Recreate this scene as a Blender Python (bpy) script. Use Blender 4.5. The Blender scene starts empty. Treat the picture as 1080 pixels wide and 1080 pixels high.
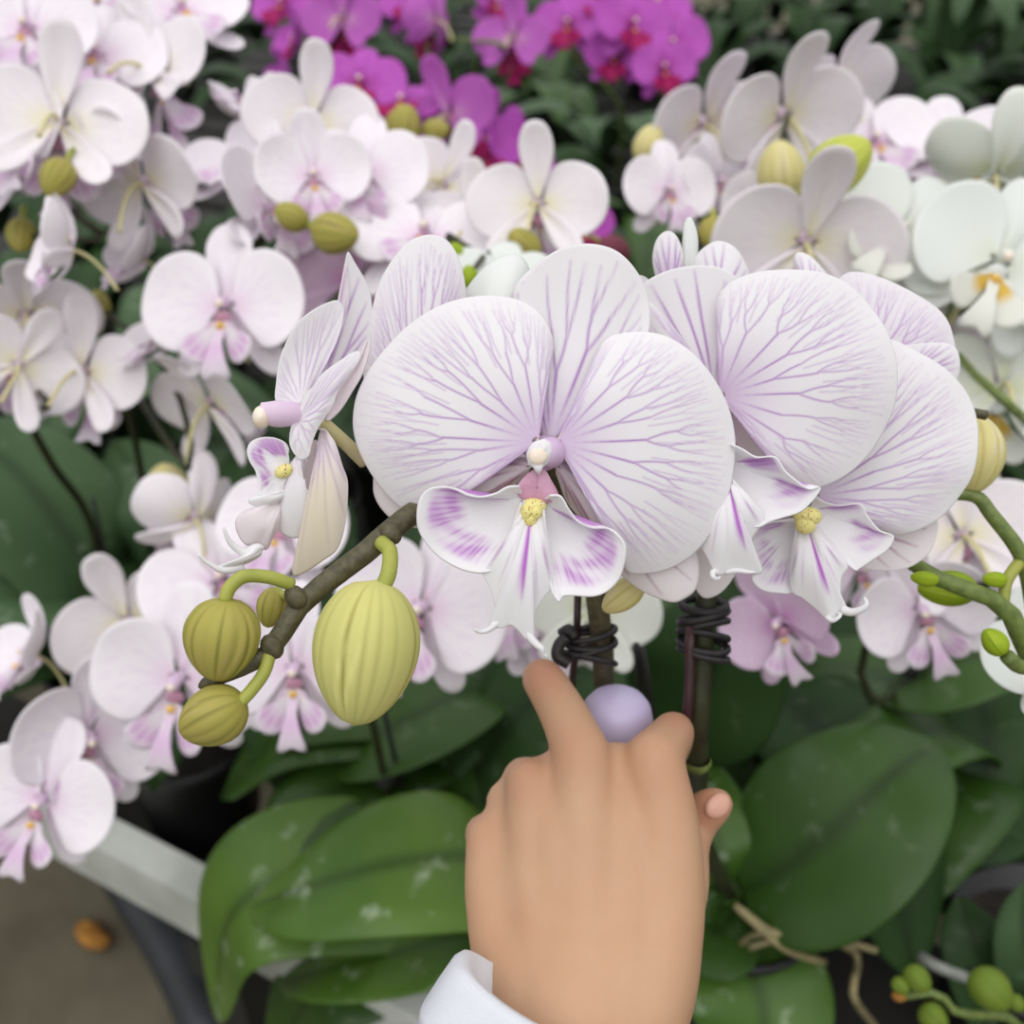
import bpy, math, random
import numpy as np
from mathutils import Vector, Matrix

# ------------------------------------------------------------------ camera, world, light, exposure
SC = bpy.context.scene
COL = SC.collection
FPX = 1083.0                                   # focal length in pixels of the 1080 frame
PITCH = math.radians(35)
CAM = np.array([0.0, 0.0, 1.45])
RT = np.array([1.0, 0.0, 0.0])
FW = np.array([0.0, math.cos(PITCH), -math.sin(PITCH)])
UP = np.array([0.0, math.sin(PITCH), math.cos(PITCH)])
cd = bpy.data.cameras.new('camera')
cam = bpy.data.objects.new('camera', cd)
COL.objects.link(cam)
cam.location = CAM
cam.rotation_euler = (math.pi / 2 - PITCH, 0, 0)
cd.sensor_width = 36
cd.sensor_fit = 'HORIZONTAL'
cd.lens = 36 * FPX / 1080
cd.clip_start = 0.02
cd.dof.use_dof = True
cd.dof.focus_distance = 0.30
cd.dof.aperture_fstop = 9.0
SC.camera = cam

W = bpy.data.worlds.new('greenhouse_daylight')
SC.world = W
W.use_nodes = True
nt = W.node_tree
nt.nodes.clear()
wo = nt.nodes.new('ShaderNodeOutputWorld')
bg = nt.nodes.new('ShaderNodeBackground')
tc = nt.nodes.new('ShaderNodeTexCoord')
sx = nt.nodes.new('ShaderNodeSeparateXYZ')
rp = nt.nodes.new('ShaderNodeValToRGB')
mr = nt.nodes.new('ShaderNodeMapRange')
mr.inputs['From Min'].default_value = -1
mr.inputs['From Max'].default_value = 1
nt.links.new(tc.outputs['Generated'], sx.inputs[0])
nt.links.new(sx.outputs['Z'], mr.inputs['Value'])
nt.links.new(mr.outputs['Result'], rp.inputs['Fac'])
e = rp.color_ramp.elements
e[0].position = 0.0
e[0].color = (.10, .11, .09, 1)
e[1].position = 1.0
e[1].color = (1.0, 1.0, 1.0, 1)
for p, c in ((.47, (.18, .19, .17, 1)), (.55, (.46, .48, .48, 1)), (.75, (.85, .86, .88, 1))):
    el = e.new(p)
    el.color = c
nt.links.new(rp.outputs['Color'], bg.inputs['Color'])
bg.inputs['Strength'].default_value = 1.0
nt.links.new(bg.outputs['Background'], wo.inputs['Surface'])

sd = bpy.data.lights.new('overcast_sun', 'SUN')
sd.energy = 1.05
sd.angle = math.radians(70)
sd.color = (1.0, .985, .96)
sun = bpy.data.objects.new('overcast_sun', sd)
COL.objects.link(sun)
sun.location = (0, 0, 4)
sun.rotation_euler = (math.radians(26), math.radians(-8), 0)

SC.view_settings.view_transform = 'Standard'
SC.view_settings.look = 'None'
SC.view_settings.exposure = 0.06
SC.view_settings.gamma = 1.0
SC.view_settings.use_curve_mapping = False

# ------------------------------------------------------------------ helpers
R_ = random.Random(5)
NR = np.random.RandomState(7)


def P(px, py, d):
    return CAM + FW * d + RT * ((px - 540) / FPX * d) + UP * ((540 - py) / FPX * d)


def cdir(n):
    v = RT * n[0] + UP * n[1] - FW * n[2]
    return v / np.linalg.norm(v)


def unit(v):
    return v / max(1e-9, np.linalg.norm(v))


def lin(r, g, b):
    f = lambda c: (c / 255 / 12.92) if c / 255 <= .04045 else ((c / 255 + .055) / 1.055) ** 2.4
    return (f(r), f(g), f(b), 1)


def smooth(x, a, b):
    t = np.clip((np.asarray(x, float) - a) / (b - a), 0, 1)
    return t * t * (3 - 2 * t)


def catmull(pts, n, closed=False):
    p = np.asarray(pts, float)
    q = np.vstack([2 * p[0] - p[1], p, 2 * p[-1] - p[-2]])
    out = []
    for i in range(len(p) - 1):
        a, b, c, d = q[i], q[i + 1], q[i + 2], q[i + 3]
        for t in np.linspace(0, 1, 12, endpoint=False):
            out.append(.5 * (2 * b + (c - a) * t + (2 * a - 5 * b + 4 * c - d) * t * t + (3 * b - a - 3 * c + d) * t ** 3))
    out.append(p[-1])
    out = np.array(out)
    L = np.concatenate([[0], np.cumsum(np.linalg.norm(np.diff(out, axis=0), axis=1))])
    u = np.linspace(0, L[-1], n)
    return np.stack([np.interp(u, L, out[:, k]) for k in range(out.shape[1])], 1)


def mesh(name, verts, faces, mats, attrs=None, mi=None, smoothf=True):
    me = bpy.data.meshes.new(name)
    me.from_pydata(np.asarray(verts, float).tolist(), [], faces if isinstance(faces, list) else faces.tolist())
    for m in mats:
        me.materials.append(m)
    if attrs:
        for k, a in attrs.items():
            at = me.attributes.new(k, 'FLOAT', 'POINT')
            at.data.foreach_set('value', np.asarray(a, np.float32))
    if mi is not None:
        me.polygons.foreach_set('material_index', np.asarray(mi, np.int32))
    me.polygons.foreach_set('use_smooth', np.full(len(me.polygons), smoothf))
    me.update()
    return me


def link(name, me, parent=None, loc=None):
    o = bpy.data.objects.new(name, me)
    COL.objects.link(o)
    if parent is not None:
        o.parent = parent
    if loc is not None:
        o.location = loc
    return o


def wpos(o):
    v = np.array(o.location)
    while o.parent:
        o = o.parent
        v = v + np.array(o.location)
    return v


def part(name, data, mats, parent, attrs=None, mi=None, smoothf=True):
    """one mesh in world coordinates under its (unrotated) thing"""
    v, f = data
    me = mesh(name, np.asarray(v) - wpos(parent), f, mats, attrs, mi, smoothf)
    return link(name, me, parent)


def merge(*ds):
    vs, fs, n, mi = [], [], 0, []
    for d in ds:
        v, f = d[0], d[1]
        vs.append(np.asarray(v))
        fs += [[i + n for i in q] for q in (f if isinstance(f, list) else f.tolist())]
        mi += [d[2] if len(d) > 2 else 0] * len(f)
        n += len(v)
    return np.vstack(vs), fs, mi


def tube(pts, rad, seg=10, n=None, cap=True, smoothpts=True):
    p = np.asarray(pts, float)
    r = np.asarray(rad if np.ndim(rad) else [rad] * len(p), float)
    if smoothpts and len(p) > 2:
        n = n or (len(p) - 1) * 6 + 1
        both = catmull(np.hstack([p, r[:, None]]), n)
        p, r = both[:, :3], both[:, 3]
    T = np.gradient(p, axis=0)
    T /= np.linalg.norm(T, axis=1)[:, None] + 1e-12
    a = np.array([0, 0, 1.0]) if abs(T[0][2]) < .9 else np.array([1.0, 0, 0])
    vs = []
    for i in range(len(p)):
        a = unit(a - T[i] * a.dot(T[i]))
        b = np.cross(T[i], a)
        ang = np.arange(seg) / seg * 2 * math.pi
        vs.append(p[i] + r[i] * (np.cos(ang)[:, None] * a + np.sin(ang)[:, None] * b))
    fs = []
    for i in range(len(p) - 1):
        for j in range(seg):
            k = (j + 1) % seg
            fs.append([i * seg + j, i * seg + k, (i + 1) * seg + k, (i + 1) * seg + j])
    v = np.vstack(vs)
    if cap:
        fs.append(list(range(seg))[::-1])
        fs.append(list(range((len(p) - 1) * seg, len(p) * seg)))
    return v, fs


def lathe(c, prof, seg=28, axis=np.array([0, 0, 1.0]), cap=False):
    """prof = [(radius, height)] round an axis through c"""
    axis = unit(np.asarray(axis, float))
    a = unit(np.cross(axis, [1, 0, 0]) if abs(axis[0]) < .8 else np.cross(axis, [0, 1, 0]))
    b = np.cross(axis, a)
    ang = np.arange(seg) / seg * 2 * math.pi
    v = np.vstack([np.asarray(c) + axis * h + r * (np.cos(ang)[:, None] * a + np.sin(ang)[:, None] * b) for r, h in prof])
    f = [[i * seg + j, i * seg + (j + 1) % seg, (i + 1) * seg + (j + 1) % seg, (i + 1) * seg + j]
         for i in range(len(prof) - 1) for j in range(seg)]
    if cap:
        f.append(list(range(seg))[::-1])
        f.append(list(range((len(prof) - 1) * seg, len(prof) * seg)))
    return v, f


def ellipsoid(c, ax, nu=14, nv=20):
    """ax = three semi-axis vectors"""
    ax = [np.asarray(a, float) for a in ax]
    v, f = [], []
    for i in range(nu + 1):
        th = math.pi * i / nu
        for j in range(nv):
            ph = 2 * math.pi * j / nv
            v.append(np.asarray(c) + ax[0] * math.sin(th) * math.cos(ph) + ax[1] * math.sin(th) * math.sin(ph) + ax[2] * math.cos(th))
    for i in range(nu):
        for j in range(nv):
            k = (j + 1) % nv
            f.append([i * nv + j, (i + 1) * nv + j, (i + 1) * nv + k, i * nv + k])
    return np.array(v), f


def box(c, sx_, sy_, sz_, rot=0.0):
    c = np.asarray(c, float)
    ca, sa = math.cos(rot), math.sin(rot)
    v = []
    for z in (-.5, .5):
        for x, y in ((-.5, -.5), (.5, -.5), (.5, .5), (-.5, .5)):
            x_, y_ = x * sx_, y * sy_
            v.append(c + [x_ * ca - y_ * sa, x_ * sa + y_ * ca, z * sz_])
    return np.array(v), [[3, 2, 1, 0], [4, 5, 6, 7], [0, 1, 5, 4], [1, 2, 6, 5], [2, 3, 7, 6], [3, 0, 4, 7]]


def solid(o, t, off=-1.0, matoff=0):
    m = o.modifiers.new('thickness', 'SOLIDIFY')
    m.thickness = t
    m.offset = off
    m.material_offset = matoff
    m.material_offset_rim = 0
    return o


# ------------------------------------------------------------------ materials
def new_mat(name):
    m = bpy.data.materials.new(name)
    m.use_nodes = True
    m.node_tree.nodes.clear()
    return m, m.node_tree.nodes, m.node_tree.links


def mixc(N, L, fac, a, b):
    n = N.new('ShaderNodeMix')
    n.data_type = 'RGBA'
    for s, val in ((0, fac), (6, a), (7, b)):
        if isinstance(val, (tuple, list, float, int)):
            n.inputs[s].default_value = val
        else:
            L.new(val, n.inputs[s])
    return n.outputs[2]


def attr(N, name):
    n = N.new('ShaderNodeAttribute')
    n.attribute_name = name
    return n.outputs['Fac']


def noise(N, L, scale, detail=3, lo=.4, hi=.6, coord='Object'):
    t = N.new('ShaderNodeTexCoord')
    n = N.new('ShaderNodeTexNoise')
    n.inputs['Scale'].default_value = scale
    n.inputs['Detail'].default_value = detail
    L.new(t.outputs[coord], n.inputs['Vector'])
    r = N.new('ShaderNodeMapRange')
    r.inputs['From Min'].default_value = lo
    r.inputs['From Max'].default_value = hi
    L.new(n.outputs['Fac'], r.inputs['Value'])
    return r.outputs['Result']


def bump(N, L, h, strength, dist):
    b = N.new('ShaderNodeBump')
    b.inputs['Strength'].default_value = strength
    b.inputs['Distance'].default_value = dist
    L.new(h, b.inputs['Height'])
    return b.outputs['Normal']


def finish(N, L, colour, rough=.5, trans=0.0, normal=None, spec=.5, coat=0.0, metallic=0.0):
    o = N.new('ShaderNodeOutputMaterial')
    p = N.new('ShaderNodeBsdfPrincipled')
    p.inputs['Roughness'].default_value = rough
    p.inputs['Specular IOR Level'].default_value = spec
    p.inputs['Coat Weight'].default_value = coat
    p.inputs['Metallic'].default_value = metallic
    if isinstance(colour, tuple):
        p.inputs['Base Color'].default_value = colour
    else:
        L.new(colour, p.inputs['Base Color'])
    if normal is not None:
        L.new(normal, p.inputs['Normal'])
    if trans > 0:
        t = N.new('ShaderNodeBsdfTranslucent')
        if isinstance(colour, tuple):
            t.inputs['Color'].default_value = colour
        else:
            L.new(colour, t.inputs['Color'])
        mx = N.new('ShaderNodeMixShader')
        mx.inputs[0].default_value = trans
        L.new(p.outputs[0], mx.inputs[1])
        L.new(t.outputs[0], mx.inputs[2])
        L.new(mx.outputs[0], o.inputs['Surface'])
    else:
        L.new(p.outputs[0], o.inputs['Surface'])


def petal_mat(name, base, vein, blush, trans=.25, mott=.0, mottc=None):
    m, N, L = new_mat(name)
    c = base
    if mott:
        f = noise(N, L, 60 if mott < .5 else 25, 2, .35, .7)
        ml = N.new('ShaderNodeMath')
        ml.operation = 'MULTIPLY'
        ml.inputs[1].default_value = mott
        L.new(f, ml.inputs[0])
        c = mixc(N, L, ml.outputs[0], base, mottc)
    c = mixc(N, L, attr(N, 'vein'), c, vein)
    c = mixc(N, L, attr(N, 'blush'), c, blush)
    finish(N, L, c, rough=.55, trans=trans, spec=.25, normal=bump(N, L, noise(N, L, 900, 2, .2, .8), .08, .0005))
    return m


def plain(name, c1, c2=None, scale=20, rough=.5, lo=.35, hi=.65, bstr=0.0, bdist=.001, bscale=200, spec=.5, coat=0.0, trans=0.0):
    m, N, L = new_mat(name)
    c = c1 if c2 is None else mixc(N, L, noise(N, L, scale, 4, lo, hi), c1, c2)
    nm = bump(N, L, noise(N, L, bscale, 3, .2, .8), bstr, bdist) if bstr else None
    finish(N, L, c, rough, trans, nm, spec, coat)
    return m


M = {}
M['striped'] = petal_mat('striped_petal', lin(250, 248, 250), lin(186, 132, 204), lin(216, 178, 230))
M['striped_back'] = petal_mat('striped_petal_back', lin(246, 236, 240), lin(206, 178, 214), lin(236, 226, 196))
M['sepal_wine'] = petal_mat('wine_veined_sepal', lin(248, 242, 243), lin(172, 100, 146), lin(214, 150, 190))
M['lip'] = petal_mat('white_lip', lin(251, 249, 251), lin(170, 60, 180), lin(200, 112, 214))
M['pink'] = petal_mat('pale_pink_petal', lin(251, 246, 250), lin(232, 206, 236), lin(240, 208, 236), trans=.12, mott=.25, mottc=lin(244, 228, 243))
M['pink_back'] = petal_mat('pale_pink_petal_back', lin(252, 246, 249), lin(236, 218, 235), lin(240, 233, 180), trans=.12, mott=.25, mottc=lin(247, 234, 243))
M['pink_lip'] = petal_mat('pink_lip', lin(250, 243, 249), lin(196, 90, 190), lin(222, 144, 220))
M['blushed'] = petal_mat('deep_blush_petal', lin(238, 212, 236), lin(200, 140, 200), lin(214, 140, 206), trans=.35, mott=.5, mottc=lin(246, 232, 244))
M['white'] = petal_mat('pure_white_petal', lin(246, 249, 246), lin(232, 236, 228), lin(236, 240, 222))
M['white_back'] = petal_mat('pure_white_petal_back', lin(244, 246, 238), lin(232, 236, 228), lin(222, 226, 180))
M['white_lip'] = petal_mat('yellow_lip', lin(246, 246, 238), lin(236, 190, 30), lin(238, 196, 40))
M['purple'] = petal_mat('magenta_petal', lin(202, 84, 202), lin(150, 30, 140), lin(160, 40, 130), trans=.3, mott=.5, mottc=lin(222, 140, 220))
M['purple_back'] = petal_mat('magenta_petal_back', lin(206, 110, 206), lin(170, 60, 160), lin(226, 180, 214), trans=.3)
M['purple_lip'] = petal_mat('crimson_lip', lin(176, 24, 110), lin(150, 10, 70), lin(200, 30, 90))
M['column'] = petal_mat('column_pink', lin(248, 230, 244), lin(205, 120, 205), lin(220, 180, 227))
M['anther'] = plain('anther_cream', lin(248, 238, 228), lin(242, 220, 196), 300, .5)
M['purple_column'] = plain('purple_column', lin(196, 50, 140), lin(226, 120, 190), 200, .5)
M['throat'] = plain('pink_throat', lin(184, 126, 152), lin(202, 154, 178), 200, .5)
mt, N, L = new_mat('speckled_callus')
t_ = N.new('ShaderNodeTexCoord')
v_ = N.new('ShaderNodeTexVoronoi')
v_.inputs['Scale'].default_value = 900
L.new(t_.outputs['Object'], v_.inputs['Vector'])
g_ = N.new('ShaderNodeMath')
g_.operation = 'LESS_THAN'
g_.inputs[1].default_value = .22
L.new(v_.outputs['Distance'], g_.inputs[0])
finish(N, L, mixc(N, L, g_.outputs[0], lin(232, 220, 140), lin(160, 84, 60)), .45)
M['callus'] = mt
M['yellow'] = plain('lip_yellow', lin(240, 204, 90), lin(234, 178, 96), 150, .5)
M['bud_big'] = petal_mat('yellow_green_bud', lin(216, 212, 132), lin(158, 150, 74), lin(236, 230, 150), trans=.1, mott=.3, mottc=lin(204, 204, 116))
M['bud_small'] = petal_mat('olive_bud', lin(172, 166, 80), lin(108, 104, 40), lin(190, 166, 112), trans=.05, mott=.45, mottc=lin(180, 160, 98))
M['bud_bright'] = petal_mat('lime_bud', lin(160, 184, 40), lin(120, 150, 30), lin(200, 214, 80), trans=.15)
M['bud_lime'] = petal_mat('yellow_lime_bud', lin(206, 212, 96), lin(170, 180, 60), lin(226, 228, 140), trans=.15)
M['bud_cream'] = petal_mat('cream_bud', lin(236, 226, 160), lin(206, 192, 110), lin(240, 226, 214), trans=.2)
M['bud_leafy'] = petal_mat('leaf_green_bud', lin(112, 134, 46), lin(84, 106, 32), lin(150, 160, 70), trans=.1)
M['bud_rose'] = petal_mat('rose_bud', lin(150, 80, 96), lin(120, 60, 70), lin(170, 120, 90))
M['spike'] = plain('olive_brown_spike', lin(96, 92, 66), lin(70, 66, 46), 400, .55, bstr=.25, bdist=.0004, bscale=900)
M['spike_green'] = plain('green_spike', lin(122, 138, 70), lin(96, 112, 54), 300, .5, bstr=.15, bdist=.0003, bscale=900)
M['spike_dark'] = plain('dark_green_spike', lin(52, 56, 28), lin(40, 36, 22), 120, .45)
M['pedicel'] = plain('yellow_green_pedicel', lin(176, 178, 82), lin(150, 156, 66), 90, .5)
M['pedicel_pale'] = plain('pale_pedicel', lin(222, 208, 170), lin(200, 196, 130), 60, .5)


def leaf_mat(name, c1, c2, smudge=0.0, rough=.38, spec=.4):
    m, N, L = new_mat(name)
    c = mixc(N, L, noise(N, L, 9, 3, .35, .65), c1, c2)
    c = mixc(N, L, attr(N, 'vein'), c, tuple(x * .55 for x in c1[:3]) + (1,))
    if smudge:
        f = noise(N, L, 48, 4, .60, .80)
        k = N.new('ShaderNodeMath')
        k.operation = 'MULTIPLY'
        k.inputs[1].default_value = smudge
        L.new(f, k.inputs[0])
        c = mixc(N, L, k.outputs[0], c, lin(190, 205, 180))
    finish(N, L, c, rough, .10, bump(N, L, noise(N, L, 240, 2, .2, .8), .06, .001), spec)
    return m


M['leaf'] = leaf_mat('fresh_green_leaf', lin(64, 98, 32), lin(90, 122, 42), .8)
M['leaf_mid'] = leaf_mat('mid_green_leaf', lin(46, 76, 22), lin(58, 90, 30), .2)
M['leaf_dark'] = leaf_mat('dark_green_leaf', lin(37, 60, 28), lin(49, 76, 37), .15, .5, .2)
M['leaf_dull'] = leaf_mat('dull_green_leaf', lin(62, 88, 54), lin(76, 102, 66), .3, .45, .25)
M['root'] = plain('tan_root', lin(158, 146, 104), lin(120, 112, 78), 60, .7)
M['root_grey'] = plain('grey_root', lin(150, 152, 146), lin(110, 112, 104), 60, .7)
M['pot'] = plain('black_pot', lin(26, 26, 27), lin(38, 38, 38), 12, .45)
M['bark'] = plain('dark_bark', lin(44, 34, 26), lin(24, 19, 15), 70, .9, bstr=.6, bdist=.006, bscale=90)
M['stake'] = plain('maroon_stake', lin(66, 36, 42), lin(48, 26, 30), 60, .4)
M['stake_dark'] = plain('dark_stake', lin(34, 32, 30), lin(22, 22, 20), 60, .5)
M['tie'] = plain('black_tie', lin(30, 28, 30), lin(46, 42, 42), 200, .5)
M['concrete'] = plain('concrete', lin(118, 112, 94), lin(94, 88, 72), 7, .85, .3, .7, .3, .004, 60, spec=.2)
M['rim'] = plain('painted_rim', lin(206, 208, 202), lin(176, 180, 172), 14, .45)
M['slat'] = plain('weathered_slat', lin(48, 46, 43), lin(32, 30, 28), 10, .8)
M['frame'] = plain('dark_frame', lin(40, 42, 44), lin(30, 32, 33), 10, .5)
M['pipe'] = plain('grey_bar', lin(60, 63, 68), lin(44, 46, 50), 10, .5)
M['lavender'] = plain('lavender_plastic', lin(222, 212, 248), lin(218, 207, 244), 8, .4)
M['dry'] = plain('dry_petal', lin(190, 132, 50), lin(120, 78, 30), 60, .8)
M['dirt'] = plain('damp_speck', lin(64, 58, 44), lin(50, 46, 34), 60, .9)
M['cloth'] = plain('white_cloth', lin(226, 228, 234), lin(214, 216, 224), 40, .85, bstr=.25, bdist=.0006, bscale=1200, spec=.15)
M['nail'] = plain('pink_nail', lin(222, 168, 146), lin(228, 178, 156), 60, .3)

m, N, L = new_mat('skin')
c = mixc(N, L, noise(N, L, 28, 4, .3, .7), lin(201, 162, 130), lin(193, 150, 118))
c = mixc(N, L, attr(N, 'blush'), c, lin(196, 136, 108))
o_ = N.new('ShaderNodeOutputMaterial')
p_ = N.new('ShaderNodeBsdfPrincipled')
p_.inputs['Roughness'].default_value = .5
p_.inputs['Specular IOR Level'].default_value = .35
p_.inputs['Subsurface Weight'].default_value = .15
p_.inputs['Subsurface Radius'].default_value = (.004, .0016, .0008)
p_.inputs['Subsurface Scale'].default_value = .6
L.new(c, p_.inputs['Base Color'])
L.new(bump(N, L, noise(N, L, 420, 3, .2, .8), .12, .0006), p_.inputs['Normal'])
L.new(p_.outputs[0], o_.inputs['Surface'])
M['skin'] = m

# ------------------------------------------------------------------ setting: aisle floor, bench
BZ = .72                                                 # height of the bench slats
E0, E1 = np.array([-.243, .468]), np.array([-.412, .558])  # two points on the bench's edge
ED = (E1 - E0) / np.linalg.norm(E1 - E0)
EN = np.array([ED[1], -ED[0]])                           # away from the aisle
if EN[1] < 0:
    EN = -EN
ANG = math.atan2(ED[1], ED[0])


def structure(name, data, mat):
    v, f = data[0], data[1]
    o = link(name, mesh(name, v, f, [mat], smoothf=False))
    o['kind'] = 'structure'
    return o


structure('floor', box((0, 4, -.05), 16, 16, .1), M['concrete'])


def tag(o, label, cat, group=None):
    o['label'] = label
    o['category'] = cat
    if group:
        o['group'] = group
    return o


def empty(name, loc, label, cat, group=None):
    o = bpy.data.objects.new(name, None)
    o.empty_display_size = .03
    COL.objects.link(o)
    o.location = loc
    return tag(o, label, cat, group)


def on_bench(a, b, z):
    """a along the edge, b away from the aisle"""
    q = E0 + ED * a + EN * b
    return np.array([q[0], q[1], z])


bench = empty('plant_bench', on_bench(0, 1.2, 0), 'long slatted plant bench with a white painted rim along the aisle', 'bench')
rimd = merge(box(on_bench(0, .004, BZ + .018), 7, .008, .056, ANG), box(on_bench(0, .014, BZ + .045), 7, .026, .006, ANG))
part('rim', rimd[:2], [M['rim']], bench, smoothf=False)
for k in range(26):
    part('slat', box(on_bench(0, .06 + k * .15, BZ - .012), 7, .105, .02, ANG), [M['slat']], bench, smoothf=False)
for k in range(5):
    part('frame_bar', box(on_bench(-3 + k * 1.5, 1.95, BZ - .05), .05, 3.9, .05, ANG), [M['frame']], bench, smoothf=False)
for a, b in ((-3, .1), (-1.5, .1), (.1, .1), (1.6, .1), (-3, 3.6), (0, 3.6), (3, 3.6)):
    part('leg', box(on_bench(a, b, (BZ - .07) / 2), .05, .05, BZ - .07, ANG), [M['frame']], bench, smoothf=False)

# a dark grey round bar laid diagonally across the floor under the bench edge
fl = lambda px, py: (lambda r: CAM + r * (CAM[2] - .012) / -r[2])(P(px, py, 1.0) - CAM)
pp = tube([fl(95, 868), fl(150, 955), fl(190, 1020), fl(232, 1110)], .038, 12)
pv, pf = pp
pv[:, 2] += .026
pipe = link('floor_bar', mesh('floor_bar', pv, pf, [M['pipe']]))
tag(pipe, 'dark grey pipe lying on the concrete floor below the bench rim', 'pipe')
dl = fl(98, 988)
dv, df = ellipsoid(dl + [0, 0, .006], ((.030, -.022, 0), (.012, .014, 0), (0, 0, .010)), 8, 14)
dv += NR.normal(0, .0022, dv.shape)
tag(link('dry_leaf', mesh('dry_leaf', dv, df, [M['dry']])), 'small withered orange-brown scrap on the grey concrete floor', 'dead leaf')

# ------------------------------------------------------------------ petals
def fan(outline, base, ns, ntt, t0=.03):
    o = catmull(outline, ns)
    base = np.asarray(base, float)
    t = np.linspace(t0, 1, ntt)
    xy = base + t[:, None, None] * (o[None] - base)
    S = np.broadcast_to(np.linspace(0, 1, ns), (ntt, ns))
    T = np.broadcast_to(t[:, None], (ntt, ns))
    idx = np.arange(ns * ntt).reshape(ntt, ns)
    f = np.stack([idx[:-1, :-1], idx[1:, :-1], idx[1:, 1:], idx[:-1, 1:]], -1).reshape(-1, 4)
    x_, y_ = o[:, 0], o[:, 1]
    if np.sum(x_ * np.roll(y_, -1) - np.roll(x_, -1) * y_) < 0:      # every piece faces the flower's front
        f = f[:, ::-1]
    return xy.reshape(-1, 2), f, S.reshape(-1), T.reshape(-1), o


def vein_field(xy, o, base, n, seed, w, levels=3, s0=.06, s1=.94, tend=.96, central=1.0, fade=.15, t00=.10, gain=1.0):
    rng = random.Random(seed)
    segs = []
    ns = len(o)

    def at(s, t):
        k = np.clip(s, 0, 1) * (ns - 1)
        i = int(min(k, ns - 2))
        q = o[i] + (o[i + 1] - o[i]) * (k - i)
        return np.asarray(base) + t * (q - base)

    def grow(s, t, ds, lev, width, stren):
        if lev >= levels:
            te = tend - rng.random() * .07
        else:
            te = t + (tend - t) * rng.uniform(.22, .5)
        steps = max(3, int((te - t) * 22))
        prev = at(s, t)
        ph = rng.random() * 6
        for i in range(1, steps + 1):
            tt = t + (te - t) * i / steps
            xx = i / steps
            ss = s + ds * (1 - (1 - xx) ** 2) + .0016 * (math.sin(ph + tt * 9) - math.sin(ph + t * 9))
            cur = at(ss, tt)
            fd = stren * float(smooth(tt, .06, .08 + fade + .15))
            segs.append((prev, cur, width, fd * (1 - .65 * float(smooth(tt, .72, .98)))))
            prev = cur
        se = s + ds
        if lev < levels:
            sp = (s1 - s0) / n / (2 ** (lev + 1)) * rng.uniform(.85, 1.15)
            for sg in (-1, 1):
                if rng.random() < .93:
                    grow(se, te, sg * sp * .5, lev + 1, width * .88, stren * .84)

    for k in range(n):
        s = s0 + (s1 - s0) * (k + .5) / n + rng.uniform(-.012, .012)
        mid = 1 - abs(s - .5) * 2
        grow(s, t00 + rng.random() * .12 * (t00 > .2), 0, 0, w, (.55 + .45 * mid * central) * gain)
    A = np.array([g[0] for g in segs])
    B = np.array([g[1] for g in segs])
    Wd = np.array([g[2] for g in segs])
    S = np.array([g[3] for g in segs])
    out = np.zeros(len(xy))
    d = B - A
    L2 = (d ** 2).sum(1) + 1e-14
    for c in range(0, len(xy), 2000):
        q = xy[c:c + 2000]
        u = np.clip(((q[:, None] - A) * d).sum(2) / L2, 0, 1)
        dist = np.linalg.norm(q[:, None] - (A + u[..., None] * d), axis=2)
        out[c:c + 2000] = (S * np.exp(-(dist / Wd) ** 2)).max(1)
    return out


class Frame:
    """a flower's own plane: origin, x, y, normal"""
    def __init__(s, c, n, roll=0.0, up=UP):
        s.c = np.asarray(c, float)
        s.n = unit(np.asarray(n, float))
        y = unit(up - s.n * np.dot(up, s.n))
        x = np.cross(y, s.n)
        a = math.radians(roll)
        s.x = x * math.cos(a) + y * math.sin(a)
        s.y = -x * math.sin(a) + y * math.cos(a)

    def mat(s):
        return Matrix(((s.x[0], s.y[0], s.n[0]), (s.x[1], s.y[1], s.n[1]), (s.x[2], s.y[2], s.n[2])))

    def w(s, p):
        p = np.asarray(p)
        return s.c + p[..., :1] * s.x + p[..., 1:2] * s.y + p[..., 2:3] * s.n


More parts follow.
